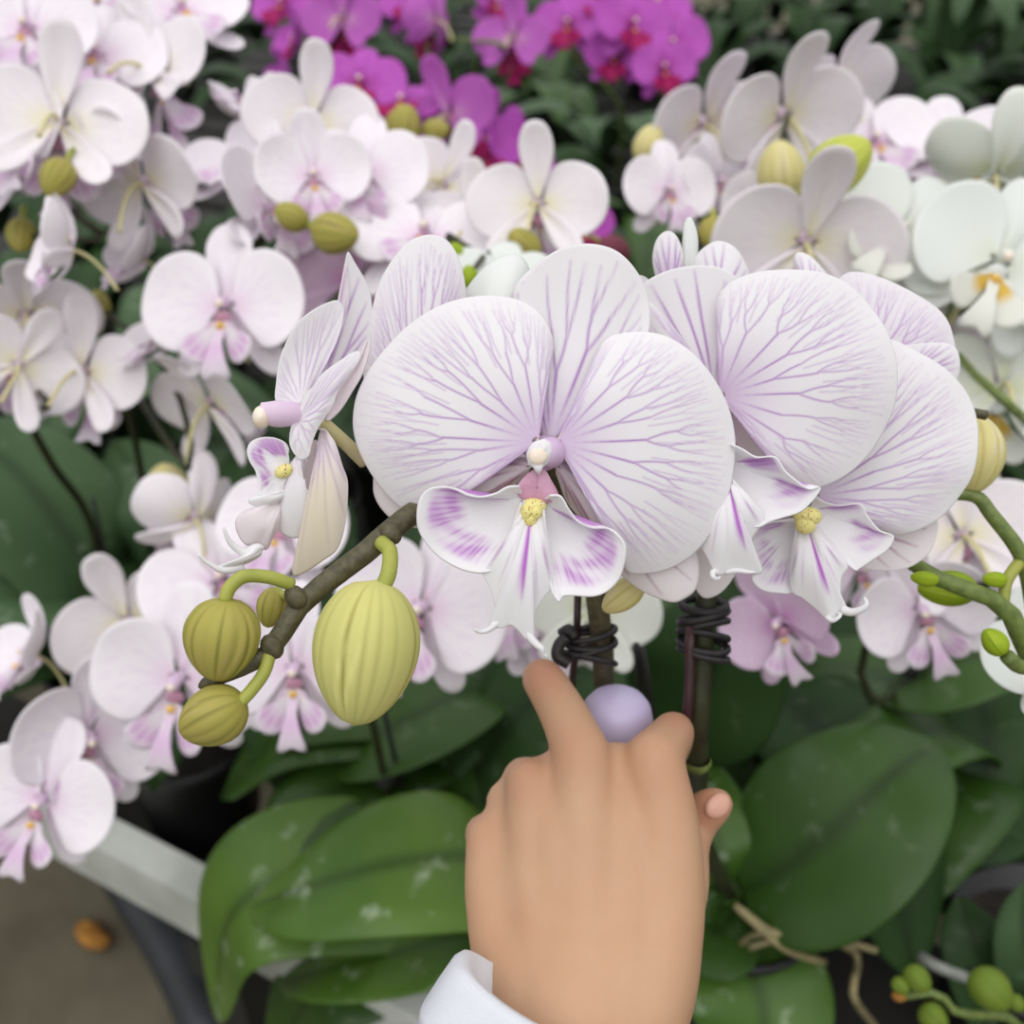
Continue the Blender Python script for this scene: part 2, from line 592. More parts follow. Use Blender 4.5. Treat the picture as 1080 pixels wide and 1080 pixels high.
class Traced:
    """a near flower measured piece by piece in its own plane"""
    def __init__(s, plant, cx, cy, d, roll=0):
        s.cx, s.cy, s.d = cx, cy, d
        c = P(cx, cy, d)
        s.fr = Frame(c, CAM - c)
        s.plant = plant
        s.root = None

    def loc(s, pts, z):
        ox, oy, k = z
        p = np.asarray(pts, float)
        x = (ox + p[:, 0] / k - s.cx) / FPX * s.d
        y = -(oy + p[:, 1] / k - s.cy) / FPX * s.d
        return np.stack([x, y], 1)

    def core(s, data, mats):
        """the flower's own mesh: column and pedicel, in local coordinates"""
        v, f, mi = data
        me = mesh('flower', v, f, mats, mi=mi)
        s.root = link('flower', me, s.plant, s.fr.c - wpos(s.plant))
        s.root.rotation_mode = 'QUATERNION'
        s.root.rotation_quaternion = s.fr.mat().to_quaternion()
        return s.root

    def l3(s, px, py, h):
        return np.array([(px - s.cx) / FPX * (s.d - h), -(py - s.cy) / FPX * (s.d - h), h])

    def piece(s, name, outline, base, z, mats, h0=0, bulge=0, tip=0, tilt=(0, 0), edge=0, rip=0, nr=5, ns=160, ntt=60,
              veins=None, blush=None, thick=.0005, seed=1, ridge=0.0, raw=False, vmask=None):
        o2 = s.loc(outline, z)
        b2 = s.loc([base], z)[0]
        xy, f, S, T, o = fan(o2, b2, ns, ntt)
        rel = xy - b2
        h = h0 + bulge * np.sin(math.pi * np.clip(T, 0, 1)) * np.sin(math.pi * S) ** .7 + tip * T ** 2 + rel[:, 0] * tilt[0] + rel[:, 1] * tilt[1]
        h = h - edge * T ** 6 + rip * T ** 3 * np.sin(2 * math.pi * nr * S + seed)
        v = np.zeros(len(xy))
        if veins:
            v = vein_field(xy, o, b2, seed=seed, **veins)
            if veins.get('levels', 0) >= 3:                   # fine netting towards the margin
                v = np.maximum(v, vein_field(xy, o, b2, n=30, w=veins['w'] * .8, levels=1, seed=seed + 500, t00=.5, gain=.62, central=.2, tend=.985))
            h = h - ridge * v
            if vmask:
                v = v * vmask(xy, S, T, rel)
        b = blush(xy, S, T, rel) if blush else np.zeros(len(xy))
        k = (s.d - h) / s.d                                # keep the measured outline where a piece stands forward
        pts = np.stack([xy[:, 0] * k, xy[:, 1] * k, h], 1)
        if raw:
            return pts, f, v, b
        me = mesh(name, pts, f, mats, {'vein': v, 'blush': b})
        ob = link(name, me, s.root)
        solid(ob, thick, 1.0 if False else 0.0, 1 if len(mats) > 1 else 0)
        return ob


def joined(name, pieces, extra, mats, root, thick=.0005):
    """pieces = raw petals; extra = (v, f, material index) closed lumps: one mesh"""
    vs, fs, ve, bl, mi, n = [], [], [], [], [], 0
    for pts, f, v, b, m_ in pieces:
        vs.append(pts)
        fs += (f + n).tolist()
        ve.append(v)
        bl.append(b)
        mi += [m_] * len(f)
        n += len(pts)
    for v, f, m_ in extra:
        vs.append(np.asarray(v))
        fs += [[i + n for i in q] for q in f]
        ve.append(np.zeros(len(v)))
        bl.append(np.zeros(len(v)))
        mi += [m_] * len(f)
        n += len(v)
    me = mesh(name, np.vstack(vs), fs, mats, {'vein': np.concatenate(ve), 'blush': np.concatenate(bl)}, mi)
    return solid(link(name, me, root), thick, 0.0)


# ------------------------------------------------------------------ plants
PH = .115                                                # pot height


def profile(u, pw=.75):
    return np.clip(np.sin(math.pi * np.clip(u, 0, 1) ** pw), 0, 1) ** .62


def leaf(plant, spine, width, hint, mat='leaf_mid', fold=.16, curl=.05, pw=.8, base=.3, tipcurl=0.0, name='leaf'):
    n, m_ = 26, 13
    p = catmull(spine, n)
    T = np.gradient(p, axis=0)
    T /= np.linalg.norm(T, axis=1)[:, None]
    u = np.linspace(0, 1, n)
    wd = width * .5 * np.maximum(profile(u, pw), base * (1 - smooth(u, 0, .25)))
    wd[-1] = width * .015
    hv = cdir(hint)
    vs, ve = [], []
    for i in range(n):
        side = unit(np.cross(T[i], hv))
        nn = np.cross(side, T[i])
        for j in range(m_):
            q = -1 + 2 * j / (m_ - 1)
            h = fold * abs(q) ** 1.3 * wd[i] - curl * q ** 4 * wd[i] * 2
            vs.append(p[i] + side * q * wd[i] + nn * h)
            ve.append(math.exp(-(q / .09) ** 2) * .8)
    idx = np.arange(n * m_).reshape(n, m_)
    f = np.stack([idx[:-1, :-1], idx[1:, :-1], idx[1:, 1:], idx[:-1, 1:]], -1).reshape(-1, 4)
    o = part(name, (np.array(vs), f), [M[mat]], plant, {'vein': ve})
    solid(o, .0016, 0.0)
    sm = o.modifiers.new('smooth', 'SUBSURF')
    sm.levels = 1
    sm.render_levels = 1
    return o


def pot(plant):
    c = wpos(plant)
    prof = [(.002, .002), (.040, .002), (.046, .010), (.056, PH - .012), (.060, PH - .012), (.061, PH), (.057, PH), (.053, PH - .02), (.002, PH - .02)]
    v, f = lathe(c, prof)
    mi = [1 if i >= 7 * 28 else 0 for i in range(len(f))]
    part('pot', (v, f), [M['pot'], M['bark']], plant, mi=mi)


def rosette(plant, n=6, size=.20, mat='leaf_dark', seed=0, a0=0.0, w=.075, lift=.35, back=False):
    r = random.Random(seed)
    c = wpos(plant) + [0, 0, PH]
    for k in range(n):
        a = a0 + (k % 2) * math.pi + r.uniform(-.7, .7) + (k // 2) * .25
        l = size * r.uniform(.8, 1.15)
        d = np.array([math.cos(a), math.sin(a), 0])
        if back and d[1] < .1:                            # these grow away from the aisle, towards the bench's middle
            d = unit(d * [1, -1, 0] + [.0, .25, 0])
        up = lift * r.uniform(.5, 1.4)
        sp = [c + d * .008, c + d * l * .35 + [0, 0, l * up * .6], c + d * l * .72 + [0, 0, l * up * .6], c + d * l + [0, 0, l * (up * .6 - .30)]]
        t = cdir((0, .6, .8))
        n_, m_ = 14, 7
        p = catmull(sp, n_)
        T = np.gradient(p, axis=0)
        T /= np.linalg.norm(T, axis=1)[:, None]
        u = np.linspace(0, 1, n_)
        wd = w * r.uniform(.85, 1.15) * .5 * np.maximum(profile(u, .8), .3 * (1 - smooth(u, 0, .25)))
        wd[-1] = .001
        vs, ve = [], []
        for i in range(n_):
            side = unit(np.cross(T[i], [0, 0, 1.0]))
            nn = np.cross(side, T[i])
            for j in range(m_):
                q = -1 + 2 * j / (m_ - 1)
                vs.append(p[i] + side * q * wd[i] + nn * (.18 * abs(q) ** 1.3 - .08 * q ** 4) * wd[i])
                ve.append(.7 if j == m_ // 2 else 0)
        idx = np.arange(n_ * m_).reshape(n_, m_)
        f = np.stack([idx[:-1, :-1], idx[1:, :-1], idx[1:, 1:], idx[:-1, 1:]], -1).reshape(-1, 4)
        solid(part('leaf', (np.array(vs), f), [M[mat]], plant, {'vein': ve}), .0016, 0.0)


CROWNS = []


def plant(label, crown, group=None, leaves=6, size=.20, mat='leaf_dark', seed=0, a0=0.0, w=.075, lift=.35, cat='orchid'):
    """crown = world xy of the pot"""
    crown = np.array(crown[:2], float)
    for _ in range(60):
        near = [q for q in CROWNS if np.linalg.norm(q - crown) < .126]
        if not near:
            break
        for q in near:
            crown += unit(crown - q + np.array([.003, .004])) * (.128 - np.linalg.norm(crown - q)) * .6
        b_ = (crown - E0) @ EN
        if b_ < .09:
            crown += EN * (.09 - b_)
    CROWNS.append(crown)
    o = empty('orchid_plant', (crown[0], crown[1], BZ), label, cat, group)
    pot(o)
    if leaves:
        rosette(o, leaves, size, mat, seed, a0, w, lift, seed in (21, 22, 23, 24))
    return o


def crown_at(px, py):
    r = P(px, py, 1.0) - CAM
    q = CAM + r * (CAM[2] - BZ - PH) / -r[2]
    return q[:2]


# generic open flower in a unit plane (1 = full width), measured from an opened bloom
G_PET = [(.03, .03), (.045, .10), (.06, .19), (.10, .27), (.17, .32), (.26, .325), (.35, .29), (.43, .22), (.48, .12), (.50, .01), (.49, -.09), (.45, -.18), (.38, -.25),
         (.30, -.28), (.22, -.26), (.17, -.19), (.11, -.10), (.06, -.04), (.03, -.01)]
G_SEP = [(.02, .03), (.055, .12), (.115, .24), (.145, .35), (.135, .44), (.085, .52), (0, .545), (-.085, .52), (-.135, .44), (-.145, .35), (-.115, .24),
         (-.055, .12), (-.02, .03)]
G_LAT = [(.03, -.02), (.10, -.06), (.22, -.15), (.31, -.24), (.35, -.33), (.33, -.40), (.26, -.42), (.18, -.37), (.10, -.26), (.04, -.12), (.015, -.03)]
G_LOB = [(.02, -.12), (.07, -.13), (.11, -.19), (.17, -.215), (.21, -.25), (.215, -.30), (.18, -.36), (.12, -.385), (.07, -.36), (.04, -.28), (.02, -.2)]
G_MID = [(.03, -.14), (.03, -.24), (.02, -.33), (.035, -.40), (.06, -.455), (.10, -.475), (.06, -.485), (.015, -.465), (0, -.46), (-.015, -.465), (-.06, -.485),
         (-.10, -.475), (-.06, -.455), (-.035, -.40), (-.02, -.33), (-.03, -.24), (-.03, -.14)]
CACHE = {}


def bend(v, k):
    r = np.linalg.norm(v[:, :2], axis=1) + 1e-9
    if abs(k) < 1e-4:
        return v
    rr, h = np.sin(k * r) / k, (1 - np.cos(k * r)) / k
    o = v.copy()
    o[:, :2] *= (rr / r)[:, None]
    o[:, 2] += h
    return o


def gpiece(outline, base, ks, h0, fold=0.0, ns=40, ntt=12, blush=None, rip=0.0, seed=0, veins=None):
    xy, f, S, T, o = fan(outline, base, ns, ntt, .05)
    z = h0 + fold * np.sin(math.pi * T) * np.abs(np.sin(2 * math.pi * S)) * -1 + rip * T ** 3 * np.sin(2 * math.pi * 3 * S + seed)
    v = bend(np.stack([xy[:, 0], xy[:, 1], z], 1), ks)
    b = blush(S, T) if blush else np.zeros(len(xy))
    ve = vein_field(xy, o, np.asarray(base, float), seed=seed, **veins) * .4 if veins else np.zeros(len(xy))
    return v, f, ve, b


VAR = {'flat': (.5, -.5, -.7, 1.0), 'cup': (1.4, .9, .6, 1.0), 'half': (2.3, 1.9, 1.7, .92), 'closed': (3.3, 3.0, 2.9, .85), 'back': (-.8, -1.2, -1.3, .84),
       'narrow': (.9, .2, .1, .74)}


def flower_meshes(var, kind):
    key = (var, kind)
    if key in CACHE:
        return CACHE[key]
    kp, kd, kl, wsc = VAR[var]
    mf = M[kind]
    mb = M.get(kind + '_back', mf)
    ml = M.get(kind + '_lip', M['pink_lip'])
    mirror = lambda o: [(-x, y) for x, y in o]
    out = {}
    vn = dict(n=7, w=.006, levels=2) if kind in ('pink', 'striped') else None
    pet = [(x, y * wsc) for x, y in G_PET]
    bl = lambda S, T: .75 * np.exp(-(T / .28) ** 2)
    for nm, o, sd_ in (('petal_r', pet, 1), ('petal_l', mirror(pet), 2)):
        v, f, ve, b = gpiece(o, (0.03 if nm == 'petal_r' else -.03, 0.0), kp, .0, .0, 44, 16, bl, .012, sd_, vn)
        out[nm] = mesh('petal', v, f, [mf, mb], {'vein': ve, 'blush': b})
    sep = [(x * wsc, y) for x, y in G_SEP]
    v, f, ve, b = gpiece(sep, (0, .01), kd, -.03, .02, 36, 12, bl, .0, 3, vn)
    out['dorsal'] = mesh('sepal', v, f, [mf, mb], {'vein': ve, 'blush': b})
    for nm, o in (('lat_r', G_LAT), ('lat_l', mirror(G_LAT))):
        v, f, ve, b = gpiece(o, (0, -.01), kl, -.035, .02, 36, 12, bl, .0, 4, vn)
        out[nm] = mesh('sepal', v, f, [mf, mb], {'vein': ve, 'blush': b})
    ps = []
    bl2 = lambda S, T: np.clip(smooth(T, .4, .75) * .75, 0, 1) * (1 - smooth(T, .80, .97)) * (.6 + .4 * np.sin(S * 60))
    if kind == 'white':
        bl2 = lambda S, T: (1 - smooth(T, .35, .6)) * .9
    for o in (G_LOB, mirror(G_LOB)):
        v, f, ve, b = gpiece(o, (0, -.12), 0, .0, 0, 28, 10, bl2)
        v[:, 2] += .07 + np.abs(v[:, 0]) * .55
        ps.append((v, f, ve, b, 0))
    bl3 = lambda S, T: .45 * np.exp(-((T - .5) / .3) ** 2) if kind != 'white' else .0 * T
    v, f, ve, b = gpiece(G_MID, (0, -.16), 0, .0, 0, 44, 12, bl3)
    v[:, 2] += .075 + .12 * np.sin(np.clip((-v[:, 1] - .14) / .34, 0, 1) * 2.2)
    ps.append((v, f, ve, b, 0))
    ext = [(*ellipsoid((0, -.150, .10), ((.022, 0, 0), (0, .020, .010), (0, 0, .026)), 8, 10), 1),
           (*ellipsoid((0, -.095, .05), ((.05, 0, 0), (0, .045, .02), (0, 0, .03)), 8, 10), 2)]
    vs, fs, ve_, bl_, mi, n = [], [], [], [], [], 0
    for a, f, q, b, m_ in ps:
        vs.append(a), ve_.append(q), bl_.append(b)
        fs += (f + n).tolist()
        mi += [m_] * len(f)
        n += len(a)
    for a, f, m_ in ext:
        vs.append(a), ve_.append(np.zeros(len(a))), bl_.append(np.zeros(len(a)))
        fs += [[i + n for i in q] for q in f]
        mi += [m_] * len(f)
        n += len(a)
    out['lip'] = mesh('lip', np.vstack(vs), fs, [ml, M['yellow'], M['white'] if kind == 'white' else M['purple_lip'] if kind == 'purple' else M['throat']],
                      {'vein': np.concatenate(ve_), 'blush': np.concatenate(bl_)}, mi)
    col_ = tube([(0, .01, -.02), (0, .005, .05), (0, -.01, .10), (0, -.02, .125)], [.03, .034, .036, .02], 10)
    ant = ellipsoid((0, -.018, .118), ((.026, 0, 0), (0, .026, 0), (0, 0, .022)), 8, 10)
    ped = tube([(0, 0, -.01), (0, -.02, -.15), (0, -.12, -.30), (0, -.26, -.42)], [.016, .014, .013, .015], 8)
    v, f, mi = merge((*col_, 0), (*ant, 1), (*ped, 2))
    cm = {'white': M['white'], 'purple': M['purple_column']}.get(kind, M['column'])
    out['core'] = mesh('flower', v, f, [cm, M['anther'], M['pedicel_pale']], {'blush': np.full(len(v), .35)}, mi)
    CACHE[key] = out
    return out


def flower(pl, px, py, size_px, d, n, roll=0, var='flat', kind='pink'):
    if var == 'back' and n[2] < 0:
        n = (n[0], n[1] - .35, n[2])
    c = P(px, py, d)
    size = size_px / FPX * d
    fr = Frame(c, cdir((n[0] + R_.uniform(-.1, .1), n[1] + R_.uniform(-.1, .1), n[2])), roll + R_.uniform(-8, 8))
    ms = flower_meshes(var, kind)
    root = link('flower', ms['core'], pl, c - wpos(pl))
    root.rotation_mode = 'QUATERNION'
    root.rotation_quaternion = fr.mat().to_quaternion()
    root.scale = (size,) * 3
    for k in ('petal_r', 'petal_l', 'dorsal', 'lat_r', 'lat_l'):
        solid(link('petal' if 'petal' in k else 'sepal', ms[k], root), .006, 0.0, 1)
    solid(link('lip', ms['lip'], root), .006, 0.0)
    a = fr.w(np.array([0, -.26, -.42]) * size)
    return a


def bud(pl, base, tip, r, mat, ridges=12, blunt=.85, name='bud', ped=None, pr=.0016, pmat='pedicel', amp=.025, seed=0):
    """an egg-shaped bud with seams; ped = points of its stalk"""
    base, tip = np.asarray(base, float), np.asarray(tip, float)
    ax = tip - base
    L_ = np.linalg.norm(ax)
    ax = ax / L_
    a = unit(np.cross(ax, FW))
    b = np.cross(ax, a)
    nu, nv = 28, 72
    v, ve, bl = [], [], []
    for i in range(nu + 1):
        u = i / nu
        rr = r * max(0.0, math.sin(math.pi * u ** blunt)) ** .52 if 0 < i < nu else r * .03
        for j in range(nv):
            t = 2 * math.pi * j / nv
            seam = max(0, math.cos(1.5 * (t + .25 * u + seed))) ** 2 ** 1
            s3 = abs(math.sin(1.5 * (t - .5 * u + seed)))
            g = math.exp(-(s3 / .10) ** 2)
            rid = abs(math.sin(ridges * .5 * t + seed))
            q = rr * (1 - amp * (1 - rid ** .6) * (.6 + .4 * math.sin(2.3 * t + seed * 5)) - .045 * g + .03 * math.cos(3 * (t + seed)))
            v.append(base + ax * (u * L_) + q * (math.cos(t) * a + math.sin(t) * b))
            ve.append(min(1, 1.1 * (1 - smooth(rid, .0, .5)) * (.65 + .35 * math.sin(3.7 * t + seed * 3)) * math.sin(math.pi * u) ** .5))
            bl.append(.9 * math.exp(-((s3 - .2) / .06) ** 2) * smooth(u, .3, .6))
    f = [[i * nv + j, i * nv + (j + 1) % nv, (i + 1) * nv + (j + 1) % nv, (i + 1) * nv + j] for i in range(nu) for j in range(nv)]
    o = part(name, (np.array(v), f), [M[mat]], pl, {'vein': ve, 'blush': bl})
    if ped is not None:
        k = part('stalk', tube(ped, pr, 10), [M[pmat]], o.parent)
        k.parent = o
        k.location = (0, 0, 0)
    return o


def stem(pl, pts, r0=.0035, r1=.0018, mat='spike_dark', name='flower_stem'):
    n = len(pts)
    return part(name, tube(pts, [r0 + (r1 - r0) * i / (n - 1) for i in range(n)], 9), [M[mat]], pl)


def spike(pl, flowers, kind='pink', mat='spike_dark', via=(), buds=(), r0=.0029, stake=True):
    """flowers from the base of the spike to its tip; the stem climbs from the crown and passes the stalks' ends"""
    an = [flower(pl, *f[:5], roll=f[5] if len(f) > 5 else 0, var=f[6] if len(f) > 6 else 'flat', kind=f[7] if len(f) > 7 else kind) for f in flowers]
    c = wpos(pl) + [0, 0, PH]
    bp = [P(*b[:3]) for b in buds]
    pts = an + bp
    for _ in range(2):
        pts = [pts[0]] + [(pts[i - 1] + pts[i] + pts[i + 1]) / 3 for i in range(1, len(pts) - 1)] + ([pts[-1]] if len(pts) > 1 else [])
    sm = [pts[0]] + [(pts[i - 1] + 2 * pts[i] + pts[i + 1]) / 4 for i in range(1, len(pts) - 1)] + ([pts[-1]] if len(pts) > 1 else [])
    way = [P(*q) for q in via] if via else [c * .55 + sm[0] * .45 + np.array([0, .02, .06])]
    stem(pl, [c - [0, 0, .02]] + way + sm, r0, .0014, mat)
    if stake:
        q = way[0] * .5 + c * .5
        part('stake', tube([c + [.01, .004, -.02], way[0] + [.006, .002, .03]], .0018, 8, smoothpts=False), [M['stake_dark']], pl)
        v, f, _ = merge(*[tube([q + np.array([math.cos(t) * .007, math.sin(t) * .007, k * .003]) for t in np.linspace(0, 6.3, 13)], .0012, 6) for k in range(3)])
        part('tie', (v, f), [M['tie']], pl)
    for i, b in enumerate(buds):
        px, py, d, rpx, dr, mt_ = b[:6]
        r = rpx / FPX * d
        c0 = P(px, py, d)
        dv = cdir(dr)
        j = min(len(sm) - 1, len(an) + i)
        bud(pl, c0 - dv * r * 1.25, c0 + dv * r * 1.25, r, mt_, seed=i, ped=[c0 - dv * r * 1.2, c0 - dv * r * 1.7 + UP * .002, c0 - dv * r * 2.2])
    return an


#@@MAIN
# ================================================================== near plant on the left stem
Z1 = (360, 230, 2.298)
Z2 = (660, 230, 2.4)
ZA = (260, 250, 5.4)
ZB = (240, 430, 5.4)
ZL = (430, 430, 4.0)
ZR = (720, 420, 4.154)
VP = dict(n=10, w=.00034, levels=3)
VS = dict(n=5, w=.00045, levels=1, s0=.16, s1=.84)
SP = [M['striped'], M['striped_back']]
WN = [M['sepal_wine'], M['striped_back']]
basblush = lambda k, r: (lambda xy, S, T, rel: k * np.exp(-(np.linalg.norm(rel, axis=1) / r) ** 2))

PA = plant('striped orchid with one large open bloom and an olive spike of fat buds at left', crown_at(585, 900), leaves=0)


def striped_core(F, cx, cy, ped=None, axis=(0, 0, 1), sc=1.0):
    """column with a cream anther cap pointing out of the bloom, plus the stalk behind"""
    a = unit(np.asarray(axis, float))
    c0 = F.l3(cx, cy, 0)
    k = sc * F.d / .3
    off = np.array([.0015, .0002, 0]) * k
    col_ = tube([c0 + off * 1.6 - a * .004, c0 + off * 1.3 + a * .003 * k, c0 + off * .8 + a * .007 * k, c0 + off * .3 + a * .0095 * k], np.array([.0048, .0045, .0040, .0028]) * k, 18)
    an = ellipsoid(c0 + a * .0092 * k - off * .7, ((.0038 * k, .0008 * k, 0), (0, .0041 * k, 0), (0, 0, .0026 * k)), 14, 20)
    an[0][:] += (np.sin(an[0][:, :1] * 2600) * np.sin(an[0][:, 1:2] * 2100 + 1)) * .0003
    beak = tube([c0 + a * .010 * k - off + np.array([0, -.003, 0]) * k, c0 + a * .0095 * k - off + np.array([.0002, -.0056, 0]) * k], [.0018 * k, .0004 * k], 8, smoothpts=False)
    bk = ellipsoid(c0 + a * .0112 * k - off * 1.0 + np.array([0, -.0006, 0]), ((.0027 * k, 0, 0), (0, .0024 * k, 0), (0, 0, .0010 * k)), 10, 14)
    an = merge((*an, 0), (*beak, 0))[:2]
    rec = ellipsoid(c0 - a * .0035, ((.0054 * k, 0, 0), (0, .0054 * k, 0), (0, 0, .0030)), 10, 16)
    ds = [(*col_, 0), (*rec, 0), (*an, 1), (*bk, 2)]
    if ped is not None:
        ds.append((*tube(ped, [.0022, .002, .002, .0022][:len(ped)], 10), 3))
    r = F.core(merge(*ds), [M['column'], M['lip'], M['anther'], M['pedicel_pale']])
    me = r.data
    at = me.attributes.new('blush', 'FLOAT', 'POINT')
    at.data.foreach_set('value', np.full(len(me.vertices), .5, np.float32) * (np.arange(len(me.vertices)) < len(col_[0]) + len(rec[0])))
    return r


# --- the large bloom
F1 = Traced(PA, 572, 474, .300)
striped_core(F1, 573, 478, [np.array([0, 0, -.004]), np.array([.004, .006, -.012]), np.array([.012, .004, -.025])])
F1.piece('sepal', [(480, 520), (470, 460), (480, 400), (500, 330), (470, 270), (432, 205), (450, 150), (490, 105), (540, 78), (600, 70), (660, 85), (705, 125),
                   (735, 180), (745, 240), (735, 300), (690, 340), (640, 370), (600, 430), (560, 500), (530, 530)], (505, 545), Z1, SP, h0=-.004, bulge=-.003, tip=-.004,
         veins=dict(n=6, w=.0005, levels=2, s0=.12, s1=.88, central=1.0), blush=basblush(.35, .012), seed=3, rip=.0006)
F1.piece('sepal', [(455, 575), (400, 572), (300, 590), (180, 600), (90, 610), (75, 650), (85, 690), (120, 730), (170, 750), (240, 745), (320, 700), (400, 660), (450, 620)],
         (460, 600), Z1, WN, h0=-.0025, bulge=-.001, tip=-.009, veins=dict(n=5, w=.0004, levels=1, s0=.1, s1=.95), blush=basblush(.1, .01), seed=4)
F1.piece('sepal', [(525, 600), (560, 590), (640, 640), (760, 740), (850, 800), (868, 850), (860, 900), (830, 925), (800, 932), (740, 910), (690, 875), (640, 820),
                   (600, 750), (550, 690), (522, 620)], (520, 595), Z1, WN, h0=-.0025, bulge=-.001, tip=-.010, veins=dict(n=5, w=.0004, levels=1, s0=.1, s1=.95), blush=basblush(.1, .01), seed=5)
F1.piece('petal', [(462, 528), (478, 490), (490, 440), (505, 370), (512, 310), (500, 265), (470, 225), (420, 200), (350, 192), (280, 202), (220, 225), (160, 265), (110, 315),
                   (70, 365), (43, 415), (30, 460), (28, 510), (40, 560), (65, 610), (100, 660), (140, 700), (190, 730), (240, 715), (300, 668), (330, 630), (365, 595), (410, 575),
                   (450, 560)], (476, 542), Z1, SP, h0=.0015, bulge=.003, tip=-.006, edge=.0015, rip=.0009, nr=4, ns=330, ntt=130, veins=dict(n=12, w=.00034, levels=3),
         blush=basblush(.55, .013), seed=11)
F1.piece('petal', [(533, 530), (560, 500), (590, 450), (605, 400), (612, 350), (630, 310), (660, 288), (720, 280), (780, 290), (840, 325), (890, 380), (930, 450), (950, 530),
                   (948, 610), (930, 690), (890, 770), (840, 825), (780, 855), (720, 862), (690, 850), (688, 800), (660, 755), (620, 700), (590, 640), (560, 595), (535, 562)],
         (522, 545), Z1, SP, h0=.002, bulge=.003, tip=-.006, edge=.0015, rip=.0009, nr=4, ns=330, ntt=130, veins=dict(n=12, w=.00034, levels=3), blush=basblush(.6, .013), seed=12)


def lobe_zone(top, k=1.0, e0=.45, rim=(.0, .8)):
    """where a side lobe is streaked: along its upper edge and in patches near its margin"""
    def f(xy, S, T, rel):
        up = smooth(S, top[0], top[0] + .05) * (1 - smooth(S, top[1] - .10, top[1])) * smooth(T, .28, .5) * (1 - smooth(T, .90, .97))
        pat = .55 + .45 * np.sin(S * 31 + 2 * np.sin(T * 9)) * np.sin(T * 13 + S * 7)
        mg = smooth(S, rim[0], rim[0] + .08) * (1 - smooth(S, rim[1] - .14, rim[1])) * smooth(T, e0, e0 + .22) * (1 - smooth(T, .84, .95)) * pat
        return k * np.clip(1.25 * np.maximum(up, mg), 0, 1)
    return f


def soft(z, k):
    return lambda xy, S, T, rel: k * z(xy, S, T, rel)


VL = dict(n=17, w=.00042, levels=1, s0=.04, s1=.96)
VM = dict(n=7, w=.0004, levels=0, s0=.2, s1=.8)


def mid_blush(xy, S, T, rel):
    return np.exp(-((S - .5) / .022) ** 2) * smooth(T, .08, .14) * (1 - smooth(T, .50, .8)) * 1.0


def mid_zone(xy, S, T, rel):
    c = np.exp(-((S - .5) / .03) ** 2) * smooth(T, .08, .14) * (1 - smooth(T, .55, .85))
    e2 = (np.exp(-((S - .27) / .05) ** 2) + np.exp(-((S - .73) / .06) ** 2)) * .8 * smooth(T, .45, .65) * (1 - smooth(T, .85, .97))
    return np.clip(c * .8 + e2 * .8 + .10 * smooth(T, .2, .5) * (1 - smooth(T, .6, .9)), 0, 1)


ll = F1.piece('lip', [(470, 330), (420, 335), (370, 362), (310, 376), (250, 368), (200, 345), (150, 334), (90, 342), (50, 380), (36, 440), (40, 510), (70, 570), (120, 625),
                      (180, 665), (240, 690), (310, 700), (380, 680), (430, 620), (470, 540), (490, 460), (490, 390)], (492, 390), ZL, [M['lip']], h0=.006, bulge=-.003, tip=.004, rip=.0012,
              nr=3, ns=200, ntt=60, blush=soft(lobe_zone((.10, .36), 1, .5, (.2, .72)), .5), veins=VL, vmask=lobe_zone((.10, .36), 1, .5, (.2, .74)), seed=101, raw=True)
lr = F1.piece('lip', [(600, 370), (645, 375), (680, 430), (720, 480), (780, 508), (850, 512), (895, 545), (920, 590), (915, 660), (890, 730), (840, 780), (780, 800), (700, 796),
                      (655, 800), (640, 824), (615, 790), (600, 730), (595, 650), (585, 540), (575, 450)], (560, 400), ZL, [M['lip']], h0=.006, bulge=-.003, tip=.005, rip=.0012,
              nr=3, ns=200, ntt=60, blush=soft(lobe_zone((.10, .34), 1, .5, (.2, .70)), .5), veins=VL, vmask=lobe_zone((.10, .34), 1, .5, (.2, .72)), seed=102, raw=True)
lm = F1.piece('lip', [(480, 400), (440, 500), (395, 600), (335, 690), (315, 705), (345, 760), (366, 830), (366, 885), (345, 925), (390, 936), (432, 922),
                      (470, 950), (500, 985), (530, 985), (522, 940), (535, 870), (575, 800), (605, 760), (600, 640),
                      (590, 520), (570, 400)], (525, 392), ZL, [M['lip']], h0=.006, bulge=.006, tip=.004, ns=260, ntt=90, blush=soft(mid_blush, .9), veins=VM, vmask=mid_zone, seed=107, raw=True)


def cirrus(F, z, pts, r0, h):
    q = [F.l3(z[0] + x / z[2], z[1] + y / z[2], hh) for (x, y), hh in zip(pts, h)]
    return tube(q, [r0 * (1 - .85 * i / (len(q) - 1)) for i in range(len(q))], 8)


ci = [(*cirrus(F1, ZL, [(395, 880), (372, 915), (335, 945), (300, 953), (278, 943)], .0010, [.0088, .010, .011, .0125, .014]), 0),
      (*cirrus(F1, ZL, [(495, 925), (516, 975), (545, 1008), (566, 1024), (570, 1044), (588, 1060)], .0012, [.0088, .010, .0105, .011, .0105, .010]), 0)]
th = F1.piece('lip', [(550, 250), (505, 280), (462, 330), (465, 370), (500, 392), (540, 400), (590, 402), (635, 380), (630, 350), (605, 305), (580, 262), (550, 250)], (545, 340), ZL, [M['lip']],
              h0=.0072, bulge=0, tip=-.0005, ns=40, ntt=10, raw=True)
cal = []
for (x, y, hh, a_, b_) in ((530, 418, .0085, .0036, .0022), (506, 440, .009, .0017, .0026), (540, 440, .009, .0017, .0022), (518, 470, .0085, .0020, .0022)):
    c0 = F1.l3(430 + x / 4, 430 + y / 4, hh)
    cal.append((*ellipsoid(c0, ((a_, 0, 0), (0, b_, 0), (0, 0, .0022)), 10, 14), 2))
